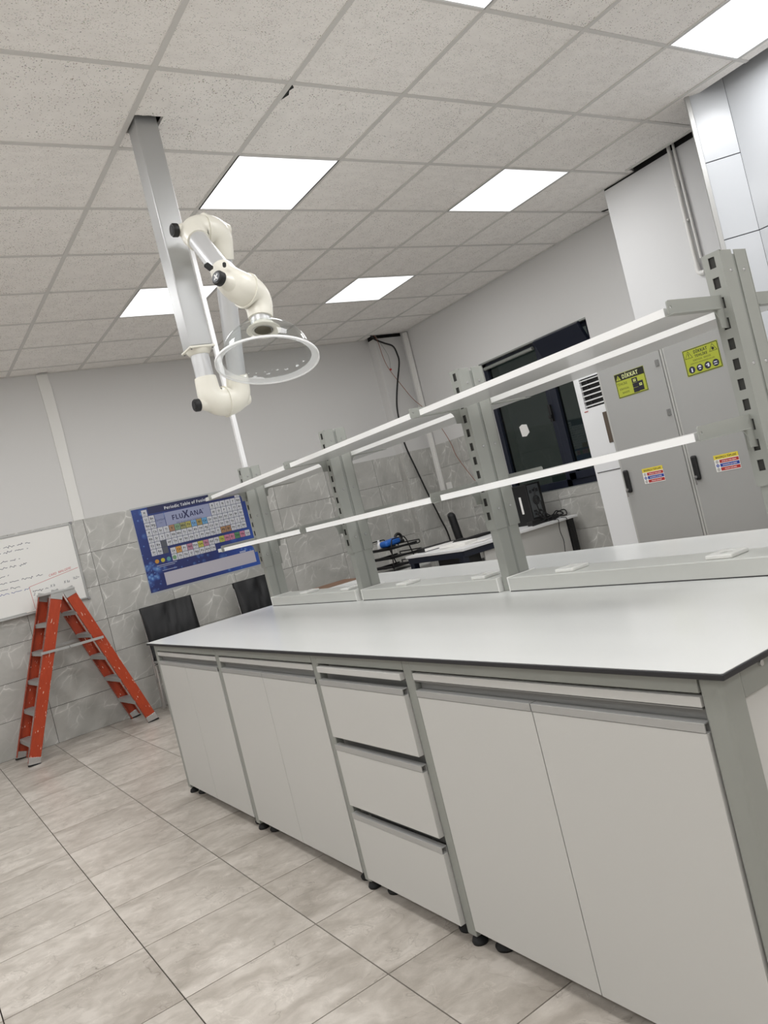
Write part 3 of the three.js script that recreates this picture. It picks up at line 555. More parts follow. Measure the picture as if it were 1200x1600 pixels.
// ================================================================ WHITEBOARD AND POSTER
{
  const t = thing('whiteboard', 'whiteboard with blue handwriting on the tiled wall behind the ladder', 'whiteboard', [0, 0, ZB + 0.012]);
  const x0 = -0.99, x1 = 0.208, y0 = 1.115, y1 = 1.787;
  const ink = canvasTexture(1198, 672, (c, w, h) => {
    c.fillStyle = '#e9e8e4'; c.fillRect(0, 0, w, h);
    const sx = (x) => (x - x0) * 1000, sy = (y) => (y1 - y) * 1000;
    let s = 3; const rr = () => { s = (s * 16807) % 2147483647; return s / 2147483647; };
    const scrawl = (x, y, L, col, size = 15) => {                       // an illegible handwritten word group
      c.strokeStyle = col; c.lineWidth = 3.4; c.lineJoin = 'round'; let px = x;
      while (px < x + L) { const wl = 45 + rr() * 65; c.beginPath(); c.moveTo(px, y); for (let q = 0; q < wl && px + q < x + L; q += 6 + rr() * 4) c.lineTo(px + q + rr() * 3, y - (rr() < 0.25 ? size : size * 0.55) * rr() + (rr() < 0.1 ? 7 : 0)); c.stroke(); px += wl + 20; }
    };
    const ink1 = '#34364a', blue = '#3e4c8e';
    for (const [a, b, y] of [[-0.95, -0.14, 1.70], [-0.95, -0.16, 1.655], [-0.95, -0.24, 1.58], [-0.95, -0.20, 1.525], [-0.95, -0.36, 1.46], [-0.95, -0.10, 1.40]]) scrawl(sx(a), sy(y), (b - a) * 1000, ink1);
    scrawl(sx(-0.95), sy(1.345), 650, ink1); scrawl(sx(-0.7), sy(1.31), 480, blue, 12);
    c.strokeStyle = '#c2554f'; c.lineWidth = 3; c.beginPath(); c.moveTo(sx(-0.225), sy(1.13)); c.lineTo(sx(-0.232), sy(1.325)); c.lineTo(sx(0.19), sy(1.395)); c.stroke();
    c.fillStyle = '#c2554f'; c.font = 'italic 27px sans-serif'; c.save(); c.translate(sx(-0.06), sy(1.372)); c.rotate(-0.13); c.fillText('CARD  MALGERI', 0, 0); c.restore();
    scrawl(sx(-0.21), sy(1.275), 130, '#2c2f3c', 18); c.fillStyle = '#2c2f3c'; c.font = 'italic 30px sans-serif';
    c.fillText('X', sx(-0.07), sy(1.28)); c.fillText('lı', sx(-0.045), sy(1.28)); c.fillText('X', sx(0.045), sy(1.285)); c.fillText('lu', sx(0.07), sy(1.285)); c.fillText('½2=', sx(0.125), sy(1.30)); c.fillText('2', sx(-0.215), sy(1.245));
  });
  part('writing_surface', (() => { const g = new THREE.BoxGeometry(x1 - x0 - 0.02, y1 - y0 - 0.02, 0.008); g.translate((x0 + x1) / 2, (y0 + y1) / 2, 0.006); return g; })(), new THREE.MeshPhysicalMaterial({ map: ink, roughness: 0.28 }), t);
  part('frame', [rb(x0, x1, y1 - 0.016, y1, 0, 0.016, 0.004), rb(x0, x1, y0, y0 + 0.016, 0, 0.018, 0.004), rb(x0, x0 + 0.016, y0, y1, 0, 0.016, 0.004), rb(x1 - 0.018, x1, y0, y1, 0, 0.018, 0.005)], M.alu, t);
  part('corner_cap', [[x0, y0], [x1, y0], [x0, y1], [x1, y1]].map(([x, y]) => rb(x - 0.011, x + 0.011, y - 0.011, y + 0.011, 0, 0.02, 0.004)), std('#8f8f90', 0.5), t);
  part('pen_tray', rb(-0.75, -0.02, y0 - 0.010, y0 + 0.003, 0.0, 0.052, 0.004), M.alu, t);
  const m = thing('board_marker', 'red board marker lying on the whiteboard tray', 'marker', [-0.245, y0 + 0.0105, ZB + 0.044]);
  part('barrel', cyl(V(-0.06, 0, 0), V(0.03, 0, 0), 0.007), std('#d8d2cc', 0.4), m); part('pen_cap', cyl(V(0.03, 0, 0), V(0.065, 0, 0), 0.0075, 0.0065), M.red, m);
}
{
  const W = 1130, Ht = 775;
  const map = canvasTexture(W * 1.5, Ht * 1.5, (c) => {
    c.scale(1.5, 1.5);
    const g = c.createLinearGradient(0, 0, W, Ht); g.addColorStop(0, '#2a4a9c'); g.addColorStop(0.25, '#1d2f78'); g.addColorStop(0.6, '#1b2a6e'); g.addColorStop(0.85, '#2f56b4'); g.addColorStop(1, '#3c66c4');
    c.fillStyle = g; c.fillRect(0, 0, W, Ht);
    c.fillStyle = '#1a2258'; c.fillRect(150, 0, 900, 66);
    let s = 9; const rr = () => { s = (s * 16807) % 2147483647; return s / 2147483647; };
    for (let i = 0; i < 110; i++) {                                     // bubbles
      const x = rr() < 0.5 ? rr() * 110 : rr() * W, y = rr() < 0.35 ? rr() * Ht : 520 + rr() * 200, r = 5 + rr() * rr() * 46, q = c.createRadialGradient(x - r * 0.3, y - r * 0.3, r * 0.1, x, y, r);
      q.addColorStop(0, `rgba(170,215,255,${0.25 + rr() * 0.5})`); q.addColorStop(0.75, 'rgba(70,130,220,0.22)'); q.addColorStop(1, 'rgba(30,60,150,0)'); c.fillStyle = q; c.beginPath(); c.arc(x, y, r, 0, 7); c.fill();
    }
    c.fillStyle = '#f4f6fb'; c.font = 'bold 38px sans-serif'; c.textAlign = 'left'; c.textBaseline = 'middle'; c.fillText('Periodic Table of Fusion', 303, 40);
    c.fillStyle = '#a9b0d2'; c.fillRect(292, 82, 444, 140);
    c.fillStyle = '#9aa3c9'; c.fillRect(199, 82, 88, 140); c.fillStyle = '#3a4270'; c.font = '26px sans-serif'; c.textAlign = 'center'; c.fillText('Symbol', 243, 136); c.font = '10px sans-serif'; c.fillText('Name', 243, 166);
    c.fillStyle = '#262a5e'; c.textAlign = 'left'; c.font = 'bold 64px sans-serif'; c.fillText('FLU', 352, 144); c.font = 'bold 100px sans-serif'; c.fillText('X', 462, 136); c.font = 'bold 64px sans-serif'; c.fillText('ANA', 528, 144); c.font = '14px sans-serif'; c.fillText('®', 662, 120);
    c.fillStyle = '#5a628e'; c.font = '22px sans-serif'; c.fillText('XRF Application Solutions', 385, 198);
    const P = 54.2, R = 62, X0 = 115, Y0 = 50;
    const rows = ['H................. ', 'Li,Be,,,,,,,,,,,B,C,N,O,F,Ne', 'Na,Mg,,,,,,,,,,,Al,Si,P,S,Cl,Ar', 'K,Ca,Sc,Ti,V,Cr,Mn,Fe,Co,Ni,Cu,Zn,Ga,Ge,As,Se,Br,Kr', 'Rb,Sr,Y,Zr,Nb,Mo,Tc,Ru,Rh,Pd,Ag,Cd,In,Sn,Sb,Te,I,Xe', 'Cs,Ba,*,Hf,Ta,W,Re,Os,Ir,Pt,Au,Hg,Tl,Pb,Bi,Po,At,Rn', 'Fr,Ra,*'];
    rows[0] = 'H,,,,,,,,,,,,,,,,,He';
    const tint = { V: '#b98f6a', Cr: '#8fb48f', Mn: '#a9a86c', Fe: '#c2ba62', Co: '#7fb6e6', Ni: '#b8a15c', Cu: '#6fb3e2', Pb: '#b98f62', Bi: '#b3875f', Ce: '#e6a94e', Nd: '#cf8fa8', Sm: '#d8d35c', Eu: '#d692ab', Dy: '#ccd05a', Ho: '#d98ba6', Er: '#d98ba6', Tm: '#5f9a68', Yb: '#d98ba6' };
    const cell = (x, y, el) => {
      if (!el) return;
      c.fillStyle = '#40446a'; c.fillRect(x - P / 2, y - R / 2, P, R);
      c.fillStyle = el === '*' ? '#5c606c' : tint[el] || '#e4e6ec'; c.fillRect(x - P / 2 + 1.5, y - R / 2 + 1.5, P - 4, R - 4);
      if (el === '*') return; c.fillStyle = '#1b1c22'; c.font = 'bold 27px sans-serif'; c.textAlign = 'center'; c.fillText(el, x, y - 2); c.fillStyle = '#6a6c78'; c.fillRect(x - 12, y + 17, 24, 3);
    };
    rows.forEach((r, j) => r.split(',').forEach((el, i) => cell(X0 + i * P, Y0 + j * R, el.trim())));
    'La,Ce,Pr,Nd,Pm,Sm,Eu,Gd,Tb,Dy,Ho,Er,Tm,Yb,Lu'.split(',').forEach((el, i) => cell(X0 + (i + 3.3) * P, Y0 + 6.45 * R - 6, el));
    'Ac,Th,Pa,U,Np,Pu,Am,Cm'.split(',').forEach((el, i) => cell(X0 + (i + 3.3) * P, Y0 + 7.45 * R - 6, el));
    ['#e0a13a', '#d8cf3e', '#5fa6a8', '#7fae7f'].forEach((col, i) => { c.fillStyle = col; c.beginPath(); c.arc(122 + i * 56, 506, 19, 0, 7); c.fill(); });
    c.fillStyle = '#c9d2ea'; c.fillRect(112, 545, 190, 5); c.fillRect(130, 560, 150, 4); c.fillRect(150, 598, 140, 4); c.font = 'bold 26px sans-serif'; c.textAlign = 'left'; c.fillStyle = '#eef2fb'; c.fillText('www', 925, 610);
    c.fillStyle = '#d3cfda'; c.fillRect(158, 622, 915, 118);
  });
  const p = thing('poster', 'blue periodic table poster in a clear sleeve on the tiled wall', 'poster', [1.306, 1.400, ZB + 0.0125]);
  const g = new THREE.BoxGeometry(1.13, 0.775, 0.0015); part('print', g, new THREE.MeshPhysicalMaterial({ map, color: '#dcdcdc', roughness: 0.4, clearcoat: 0.35, clearcoatRoughness: 0.12 }), p);
  const rim = extrude(rect(-0.575, 0.575, -0.405, 0.402), 0.001, [rect(-0.565, 0.565, -0.3875, 0.3875)]); rim.translate(0, 0, -0.0005);
  part('sleeve_edge', rim, clear(0.4, 0.5, '#d9dcde'), p, 'clear plastic sleeve edge');
}

// ================================================================ BLACK VISITOR CHAIRS AGAINST THE BACK WALL
function visitorChair(label, x, z, turn, w = 0.47) {
  const t = thing('visitor_chair', label, 'chair', [x, 0, z], turn, 'black leather chairs along the back wall');
  const padShape = (cw, ch, d, y0, lean, wr) => {                     // upholstered pad with vertical puckers
    const g = new RoundedBoxGeometry(cw, ch, d, 5, d * 0.42), gg = new THREE.BoxGeometry(cw, ch, d, 28, 18, 2), p = gg.attributes.position;
    for (let i = 0; i < p.count; i++) {
      let X = p.getX(i), Y = p.getY(i), Z = p.getZ(i); const u = X / (cw / 2), v = Y / (ch / 2);
      const edge = Math.min(1, (1 - Math.abs(u)) * 7) * Math.min(1, (1 - Math.abs(v)) * 7);
      Z *= 0.55 + 0.45 * Math.sqrt(Math.max(0, edge));
      if (Z > 0) Z += wr * edge * ((fbm(u * 5, v * 1.2 + 3, 55, 3) - 0.5) * 0.045 * Math.exp(-u * u * 1.6) + 0.010 * Math.cos(v * 3));
      p.setXYZ(i, X, Y, Z);
    }
    gg.computeVertexNormals(); gg.rotateX(lean); gg.translate(0, y0, 0); return gg;
  };
  part('backrest', padShape(w, 0.50, 0.07, 0.665, -0.16, 1).translate(0, 0, -0.19), M.leather, t);
  const s = padShape(w, 0.46, 0.08, 0, -Math.PI / 2, 0.4); part('seat', s.translate(0, 0.45, 0.06), M.leather, t);
  for (const sx of [-1, 1]) {
    const X = sx * (w / 2 - 0.006);
    part('leg', wire([V(X, 0.86, -0.235), V(X, 0.6, -0.2), V(X, 0.43, -0.185), V(X, 0.2, -0.2), V(X, 0.012, -0.215)], 0.0115, 40, 10), M.chrome, t);
    part('leg', wire([V(X, 0.43, -0.19), V(X, 0.435, 0.0), V(X, 0.425, 0.2), V(X, 0.36, 0.25), V(X, 0.012, 0.26)], 0.0115, 40, 10), M.chrome, t);
    part('leg', wire([V(X - sx * 0.0, 0.60, -0.205), V(X, 0.43, -0.235), V(X, 0.2, -0.25), V(X, 0.012, -0.255)], 0.0095, 30, 10), M.chrome, t);
  }
  part('cross_bar', [cyl(V(-w / 2, 0.40, -0.18), V(w / 2, 0.40, -0.18), 0.009), cyl(V(-w / 2, 0.40, 0.24), V(w / 2, 0.40, 0.24), 0.009)], M.chrome, t);
  return t;
}
visitorChair('black leather chair under the poster, nearer the ladder', 0.80, -4.02, 0.0);
visitorChair('black leather chair half hidden behind the far rack upright', 1.70, -3.98, 0.05, 0.50);

// ================================================================ STEEL CABINETS, AIR CONDITIONER, PIPES
const sign1 = canvasTexture(500, 334, (c, w, h) => {
  c.fillStyle = '#aab23c'; c.fillRect(0, 0, w, h); c.strokeStyle = '#23260f'; c.lineWidth = 9; c.strokeRect(9, 9, w - 18, h - 18);
  c.fillStyle = '#17180d'; c.fillRect(5, 5, w - 10, 98); c.fillStyle = '#aab23c'; c.beginPath(); c.moveTo(62, 22); c.lineTo(104, 92); c.lineTo(20, 92); c.fill(); c.fillStyle = '#17180d'; c.fillRect(58, 46, 8, 26); c.fillRect(58, 77, 8, 8);
  c.fillStyle = '#d9dda0'; c.font = 'bold 78px sans-serif'; c.textBaseline = 'middle'; c.fillText('DİKKAT', 122, 56, 350);
  c.fillStyle = '#1c1d10'; c.font = '46px sans-serif'; c.fillText('TEHLİKE', 24, 150, 200); c.textAlign = 'center'; c.font = '36px sans-serif'; c.fillText('KİMYASAL', 128, 220, 180); c.fillText('MADDE', 140, 272, 140);
  c.fillStyle = '#1a1725'; c.fillRect(270, 118, 92, 196); c.fillRect(352, 178, 92, 130); c.fillStyle = '#aab23c'; c.fillRect(270, 182, 82, 4); c.fillRect(270, 248, 82, 4); c.fillStyle = '#c9cf7a'; c.fillRect(292, 134, 46, 36); c.fillRect(376, 208, 46, 36); c.fillStyle = '#1a1725'; c.fillRect(304, 146, 22, 8); c.fillRect(388, 220, 22, 8);
});
const sign2 = canvasTexture(500, 334, (c, w, h) => {
  c.fillStyle = '#a8b032'; c.fillRect(0, 0, w, h); c.strokeStyle = '#23260f'; c.lineWidth = 9; c.beginPath(); c.roundRect ? c.roundRect(9, 9, w - 18, h - 18, 14) : c.rect(9, 9, w - 18, h - 18); c.stroke();
  c.lineWidth = 5; for (const x of [78, 422]) { c.beginPath(); c.moveTo(x, 26); c.lineTo(x + 52, 112); c.lineTo(x - 52, 112); c.closePath(); c.stroke(); }
  c.fillStyle = '#1c1d10'; c.fillRect(74, 52, 9, 34); c.fillRect(74, 92, 9, 9); c.beginPath(); c.arc(422, 84, 18, 0, 7); c.fill(); c.fillRect(408, 62, 10, 20);
  c.textAlign = 'center'; c.textBaseline = 'middle'; c.font = 'bold 56px sans-serif'; c.fillText('DİKKAT', 250, 54, 210); c.font = 'bold 46px sans-serif'; c.fillText('TEHLİKE', 250, 108, 200); c.font = '30px sans-serif'; c.fillText('KİMYASAL  MADDE', 250, 154, 330); c.font = '22px sans-serif'; c.fillText('KORUYUCU DONANIMINI KULLAN', 250, 192, 440);
  for (let i = 0; i < 4; i++) { const x = 82 + i * 112; c.fillStyle = '#171634'; c.beginPath(); c.arc(x, 262, 44, 0, 7); c.fill(); c.fillStyle = '#d9dae6'; if (i === 0) { c.fillRect(x - 10, 240, 20, 50); } else if (i === 1) { c.beginPath(); c.arc(x, 256, 24, Math.PI, 0); c.fill(); c.fillRect(x - 14, 268, 28, 14); } else if (i === 2) { c.fillRect(x - 4, 238, 26, 44); c.fillRect(x - 24, 246, 16, 12); } else { c.fillRect(x - 26, 244, 46, 12); c.fillRect(x - 26, 272, 46, 10); } }
});
const sign3 = canvasTexture(400, 250, (c, w, h) => {
  c.fillStyle = '#f1f0ec'; c.fillRect(0, 0, w, h); c.fillStyle = '#e2cf4a'; c.fillRect(0, 0, w, 66); c.fillStyle = '#22211a'; c.font = 'bold 40px sans-serif'; c.textAlign = 'center'; c.textBaseline = 'middle'; c.fillText('BASINÇLI TÜPLERİ', w / 2, 36, 340);
  const lines = ['ATEŞ İLE YAKLAŞMA', 'MASKESİZ ÇALIŞMA', 'SİGARA İÇİLMEZ'];
  ['#b3322e', '#1e3f9a', '#b3322e'].forEach((col, i) => { const y = 76 + i * 58; c.fillStyle = col; c.fillRect(82, y, 312, 48); c.fillStyle = '#f3e7e4'; c.font = 'bold 25px sans-serif'; c.fillText(lines[i], 238, y + 25, 270); c.lineWidth = 5; c.strokeStyle = i === 1 ? '#1e3f9a' : '#2b2b2b'; c.beginPath(); c.arc(42, y + 24, 22, 0, 7); if (i === 1) { c.fillStyle = '#1e3f9a'; c.fill(); } c.stroke(); c.fillStyle = i === 1 ? '#e8eaf2' : '#2b2b2b'; c.fillRect(36, y + 12, 12, 24); });
});
function sticker(map, w, h, x, y, z, parent, label) { const g = new THREE.BoxGeometry(w, h, 0.0016); const m = part('sticker', g, new THREE.MeshStandardMaterial({ map, roughness: 0.45 }), parent, label); m.rotation.y = -Math.PI / 2; m.position.set(x, y, z); return m; }
function steelCabinet(label, z0, z1, map, sign, yTop = 1.9) {
  const X = 3.15, t = thing('steel_cabinet', label, 'cabinet', [0, 0, 0], 0, 'grey steel chemical cabinets');
  part('body', [bx(X + 0.012, 3.58, 0.06, yTop, z0, z1), rb(X, X + 0.02, 0.06, yTop, z0, z0 + 0.016, 0.002, 1), rb(X, X + 0.02, 0.06, yTop, z1 - 0.016, z1, 0.002, 1), rb(X, X + 0.02, yTop - 0.02, yTop, z0, z1, 0.002, 1), rb(X, X + 0.02, 0.06, 0.1, z0, z1, 0.002, 1), bx(X + 0.04, 3.56, 0, 0.06, z0 + 0.02, z1 - 0.02)], M.cabinetSide, t);
  const d = part('door', rb(X - 0.006, X + 0.010, 0.104, yTop - 0.024, z0 + 0.0185, z1 - 0.0185, 0.002), M.cabinet, t);
  for (const y of [1.75, 1.42, 0.5]) part('hinge', [rb(X - 0.011, X - 0.005, y - 0.022, y + 0.022, z1 - 0.062, z1 - 0.034, 0.003, 1), cyl(V(X - 0.011, y - 0.022, z1 - 0.048), V(X - 0.011, y + 0.022, z1 - 0.048), 0.004, 0.004, 10)], M.aluDull, d);
  const h = part('handle', [rb(X - 0.03, X - 0.005, 0.952, 1.112, z0 + 0.030, z0 + 0.070, 0.0145, 4)], M.black, d, 'black swing handle');
  part('key', [cyl(V(X - 0.038, 0.975, z0 + 0.048), V(X - 0.028, 0.975, z0 + 0.048), 0.009, 0.009, 14), bx(X - 0.052, X - 0.036, 0.957, 0.977, z0 + 0.045, z0 + 0.048), bx(X - 0.044, X - 0.041, 0.925, 0.962, z0 + 0.042, z0 + 0.052)], M.steel, h, 'metal key in the lock');
  sticker(map, 0.248, 0.166, X - 0.0068, 1.683, (z0 + z1) / 2 - 0.008, d, sign);
  sticker(sign3, 0.168, 0.105, X - 0.0068, sign.includes('barrels') ? 1.042 : 1.03, z0 + 0.265, d, 'white sticker with a yellow header and red and blue lines');
}
steelCabinet('grey steel cabinet with a black-headed barrel warning sign, beside the air conditioner', -0.912, -0.366, sign1, 'yellow warning sign with barrels');
steelCabinet('grey steel cabinet with an all-yellow warning sign, nearer the tiled pillar', -0.362, 0.186, sign2, 'yellow warning sign with four round pictograms');
{
  const t = thing('air_conditioner', 'white floor-standing air conditioner tower between the window and the steel cabinets', 'air conditioner');
  const X = 3.6, z0 = -1.535, z1 = -0.95;
  const outer = rect(z0, z1, 0.04, 1.95), hole = rect(z0 + 0.055, z1 - 0.055, 1.635, 1.872);
  const face = extrude(outer, 0.03, [hole], 0.004); face.rotateY(-Math.PI / 2); face.translate(X + 0.034, 0, 0);
  part('body', [face, rb(X + 0.03, 3.95, 0.0, 1.95, z0, z1, 0.01)], M.acWhite, t);
  part('grille_recess', bx(X + 0.026, X + 0.033, 1.63, 1.88, z0 + 0.05, z1 - 0.05), M.black, t);
  for (let i = 0; i < 6; i++) { const y = 1.652 + i * 0.041; const g = rb(-0.004, 0.016, -0.0035, 0.0035, z0 + 0.055, z1 - 0.055, 0.002, 1); g.rotateZ(0.35); g.translate(X + 0.006, y, 0); part('louvre', g, M.white, t); }
  for (const z of [-1.42, -1.28, -1.14, -1.03]) part('vane', bx(X + 0.014, X + 0.024, 1.638, 1.87, z - 0.002, z + 0.002), std('#3a3a3c', 0.5), t);
  part('seam', bx(X - 0.0045, X + 0.002, 1.117, 1.122, z0 + 0.02, z1 - 0.01), M.black, t);
  part('display', rb(X - 0.006, X + 0.004, 1.33, 1.575, -1.325, -1.10, 0.004), M.brown, t, 'brown display strip');
  part('logo', bx(X - 0.0045, X, 1.612, 1.618, z0 + 0.04, z0 + 0.075), M.red, t, 'small red mark');
}
{ // white plastic pipe down the column
  const t = thing('water_pipe', 'white plastic pipe running down the white column beside the pillar', 'pipe'), x = 3.578;
  part('pipe', [cyl(V(x, 2.30, -0.255), V(x, H + 0.2, -0.255), 0.0125), cyl(V(x + 0.008, 2.36, -0.218), V(x + 0.008, H + 0.2, -0.225), 0.009), cyl(V(x, 2.262, -0.215), V(x, 2.262, -0.17), 0.0125)], M.pvc, t);
  part('elbow', [sweep([V(x, 2.335, -0.255), V(x, 2.30, -0.255), V(x, 2.278, -0.251), V(x, 2.265, -0.238), V(x, 2.262, -0.21)], [0.0175, 0.0175, 0.0175, 0.0175, 0.0175], 16)], M.pvc, t);
  part('coupling', cyl(V(x, 2.86, -0.255), V(x, 2.90, -0.255), 0.017), M.pvc, t);
  part('clip', rb(x - 0.006, 3.6, 2.62, 2.635, -0.275, -0.235, 0.003, 1), M.pvc, t);
}
{ // cable trunking near the far corner
  const t = thing('cable_trunking', 'white cable trunking down the far corner and along the window wall', 'trunking');
  part('channel', [rb(XR - 0.042, XR - 0.013, 1.2, H - 0.02, -4.19, -4.13, 0.003), rb(XR - 0.042, XR - 0.013, 1.20, 1.255, -4.13, -3.2, 0.003)], M.pvc, t);
  part('lid', [rb(XR - 0.05, XR - 0.042, 1.26, H - 0.02, -4.182, -4.138, 0.002), rb(XR - 0.05, XR - 0.042, 1.207, 1.248, -4.12, -3.2, 0.002)], M.plaster, t);
  part('junction_box', rb(XR - 0.048, XR - 0.013, 1.256, 1.36, -4.06, -4.0, 0.004), M.pvc, t);
}
tag(obj('power_cable', wire([V(3.66, H + 0.02, -4.21), V(3.70, 3.08, -4.21), V(3.812, 3.02, -4.2), V(3.92, 2.975, -4.2), V(3.952, 2.88, -4.2), V(3.949, 2.78, -4.2), V(3.856, 2.55, -4.2), V(3.785, 2.341, -4.2), V(3.762, 2.163, -4.2), V(3.757, 1.889, -4.2), V(3.835, 1.56, -4.2), V(3.912, 1.257, -4.2), V(3.985, 1.0, -4.2), V(4.05, 0.72, -4.2), V(4.07, 0.02, -4.2)], 0.0095, 140, 10), M.black), 'thick black cable hanging from the ceiling in the far corner', 'cable');
{
  const t = thing('thin_wire', 'thin brown wire with a red tip hanging across the far corner', 'wire');
  part('strand', wire([V(3.70, H + 0.01, -4.21), V(3.734, 3.048, -4.2), V(3.775, 2.777, -4.2), V(3.923, 2.506, -4.2), V(4.009, 2.348, -4.18), V(4.05, 2.23, -4.10), V(4.055, 2.08, -3.98), V(4.05, 1.922, -3.86), V(4.06, 1.75, -3.79), V(4.05, 1.59, -3.729), V(4.06, 1.30, -3.546), V(4.085, 1.255, -3.5)], 0.003, 120, 6), M.copper, t);
  part('loose_end', wire([V(3.72, H + 0.01, -4.21), V(3.80, 2.95, -4.2), V(3.83, 2.85, -4.2), V(3.815, 2.73, -4.2)], 0.0022, 30, 6), M.metalDark, t);
  part('red_tip', new THREE.SphereGeometry(0.012, 12, 8).translate(3.815, 2.72, -4.2), M.red, t, 'red tip');
}
{
  const t = thing('green_panel', 'small green panel with white tape on the tiled pillar behind the near upright', 'panel', [3.19, 1.74, 0.44]);
  part('sheet', rb(-0.006, 0.0, -0.065, 0.08, -0.085, 0.2, 0.002, 1), M.green, t);
  part('tape', [bx(-0.0075, -0.0055, -0.01, 0.022, -0.1, -0.062), bx(-0.0075, -0.0055, 0.075, 0.1, -0.06, 0.1)], M.paper, t, 'white tape');
}

// ================================================================ DESK IN THE FAR CORNER
{
  const t = thing('office_desk', 'white office desk with dark navy frame below the window', 'desk');
  const y = 0.78, x0 = 2.68, x1 = 4.07, z0 = -3.12, z1 = -2.28;
  part('desktop', [rb(x0, x1, y - 0.022, y, z0, z1, 0.003)], M.white, t);
  part('apron', [rb(x0 + 0.01, x0 + 0.045, y - 0.075, y - 0.022, z0 + 0.02, z1 - 0.02, 0.003), rb(x0 + 0.02, x0 + 0.40, y - 0.075, y - 0.022, z1 - 0.05, z1 - 0.015, 0.003), rb(x0 + 0.02, x1 - 0.02, y - 0.075, y - 0.022, z0 + 0.02, z0 + 0.05, 0.003)], M.navy, t, 'dark navy under-frame');
  for (const [x, z] of [[x0 + 0.012, z0 + 0.03], [x0 + 0.012, z1 - 0.09]]) part('leg', rb(x, x + 0.06, 0, y - 0.022, z, z + 0.06, 0.004), M.navy, t);
  for (const z of [z1 - 0.06, z0 + 0.05]) part('end_leg', rb(x1 - 0.115, x1 - 0.05, 0, y - 0.022, z, z + 0.05, 0.004), M.black, t);
  part('modesty_panel', rb(2.93, x1 - 0.12, 0.12, y - 0.024, z1 - 0.055, z1 - 0.037, 0.002), M.laminate, t, 'pale modesty panel');
  part('drawer_box', rb(2.78, 2.92, 0.3, y - 0.03, z1 - 0.5, z1 - 0.08, 0.004), M.black, t);
}
{
  const t = thing('computer_tower', 'black computer tower with its rear ports facing out, on the desk', 'computer', [3.83, 0.78, -2.50], 0.06);
  part('case', rb(-0.1, 0.1, 0, 0.375, -0.38, 0, 0.008), M.black, t);
  part('rear_plate', rb(-0.085, 0.06, 0.06, 0.362, 0.0005, 0.004, 0.001, 1), std('#6f7376', 0.4, { metalness: 0.6 }), t, 'grey metal rear plate');
  const fanRing = new THREE.TorusGeometry(0.04, 0.004, 8, 28).translate(-0.005, 0.215, 0.006); part('fan_grille', [fanRing, new THREE.TorusGeometry(0.026, 0.003, 8, 24).translate(-0.005, 0.215, 0.006), new THREE.TorusGeometry(0.012, 0.003, 8, 20).translate(-0.005, 0.215, 0.006)], M.black, t);
  for (const [x, yy, w, h] of [[-0.06, 0.30, 0.03, 0.028], [-0.02, 0.31, 0.022, 0.018], [0.03, 0.305, 0.03, 0.03], [-0.05, 0.12, 0.04, 0.014], [0.01, 0.115, 0.03, 0.02], [-0.03, 0.085, 0.06, 0.01]]) part('port', bx(x - w / 2, x + w / 2, yy - h / 2, yy + h / 2, 0.003, 0.0065), std('#2c2e30', 0.5), t);
  part('label', bx(-0.1012, -0.1, 0.11, 0.27, -0.115, -0.09), M.paper, t, 'white label strip');
  const cab = (o, pts) => part('cable', wire(pts.map(([x, yy, z]) => V(x, yy, z)), o, 70, 8), M.rubber, t);
  cab(0.005, [[-0.02, 0.3, 0.01], [-0.06, 0.33, 0.07], [-0.11, 0.22, 0.09], [-0.07, 0.08, 0.08], [0, 0.1, 0.05], [0.02, 0.2, 0.03]]);
  cab(0.0055, [[0.02, 0.115, 0.01], [0.03, 0.06, 0.07], [0.12, 0.02, 0.06], [0.2, 0.05, 0.03], [0.25, 0.06, 0.08], [0.22, 0.015, 0.12], [0.12, 0.02, 0.13], [0.04, 0.04, 0.1]]);
  cab(0.0055, [[-0.05, 0.12, 0.01], [-0.04, 0.05, 0.09], [-0.12, 0.02, 0.13], [-0.2, 0.012, 0.13], [-0.3, 0.01, 0.16], [-0.2, 0.015, 0.19], [-0.05, 0.012, 0.19], [0.05, 0.02, 0.17], [0.11, 0.03, 0.12]]);
  cab(0.006, [[-0.06, 0.1, 0.01], [-0.02, 0.03, 0.08], [0.05, 0.05, 0.11], [0.14, 0.07, 0.08], [0.2, 0.03, 0.1], [0.12, 0.02, 0.03]]);
  for (const [a, b, h, c, d] of [[-0.22, -0.1, 0.045, 0.02, 0.09], [0.1, 0.2, 0.04, -0.02, 0.05]]) part('adapter', rb(a, b, 0, h, c, d, 0.01), M.black, t);
}
for (const [lab, pts] of [['thin black cable hanging down the pale desk panel, nearer the rack upright', [[3.815, 0.786, -2.33], [3.815, 0.782, -2.275], [3.81, 0.76, -2.27], [3.805, 0.68, -2.276], [3.815, 0.58, -2.27], [3.80, 0.43, -2.278], [3.805, 0.28, -2.27], [3.80, 0.012, -2.25]]], ['thin black cable hanging down the pale desk panel, nearer the dark end leg', [[3.91, 0.786, -2.33], [3.915, 0.782, -2.275], [3.92, 0.76, -2.27], [3.955, 0.66, -2.276], [3.985, 0.58, -2.27], [3.98, 0.48, -2.276], [3.99, 0.28, -2.27], [3.99, 0.012, -2.25]]]]) tag(obj('hanging_cable', wire(pts.map(([x, y, z]) => V(x, y, z)), 0.0032, 60, 7), M.rubber), lab, 'cable', 'thin cables hanging from the desk');
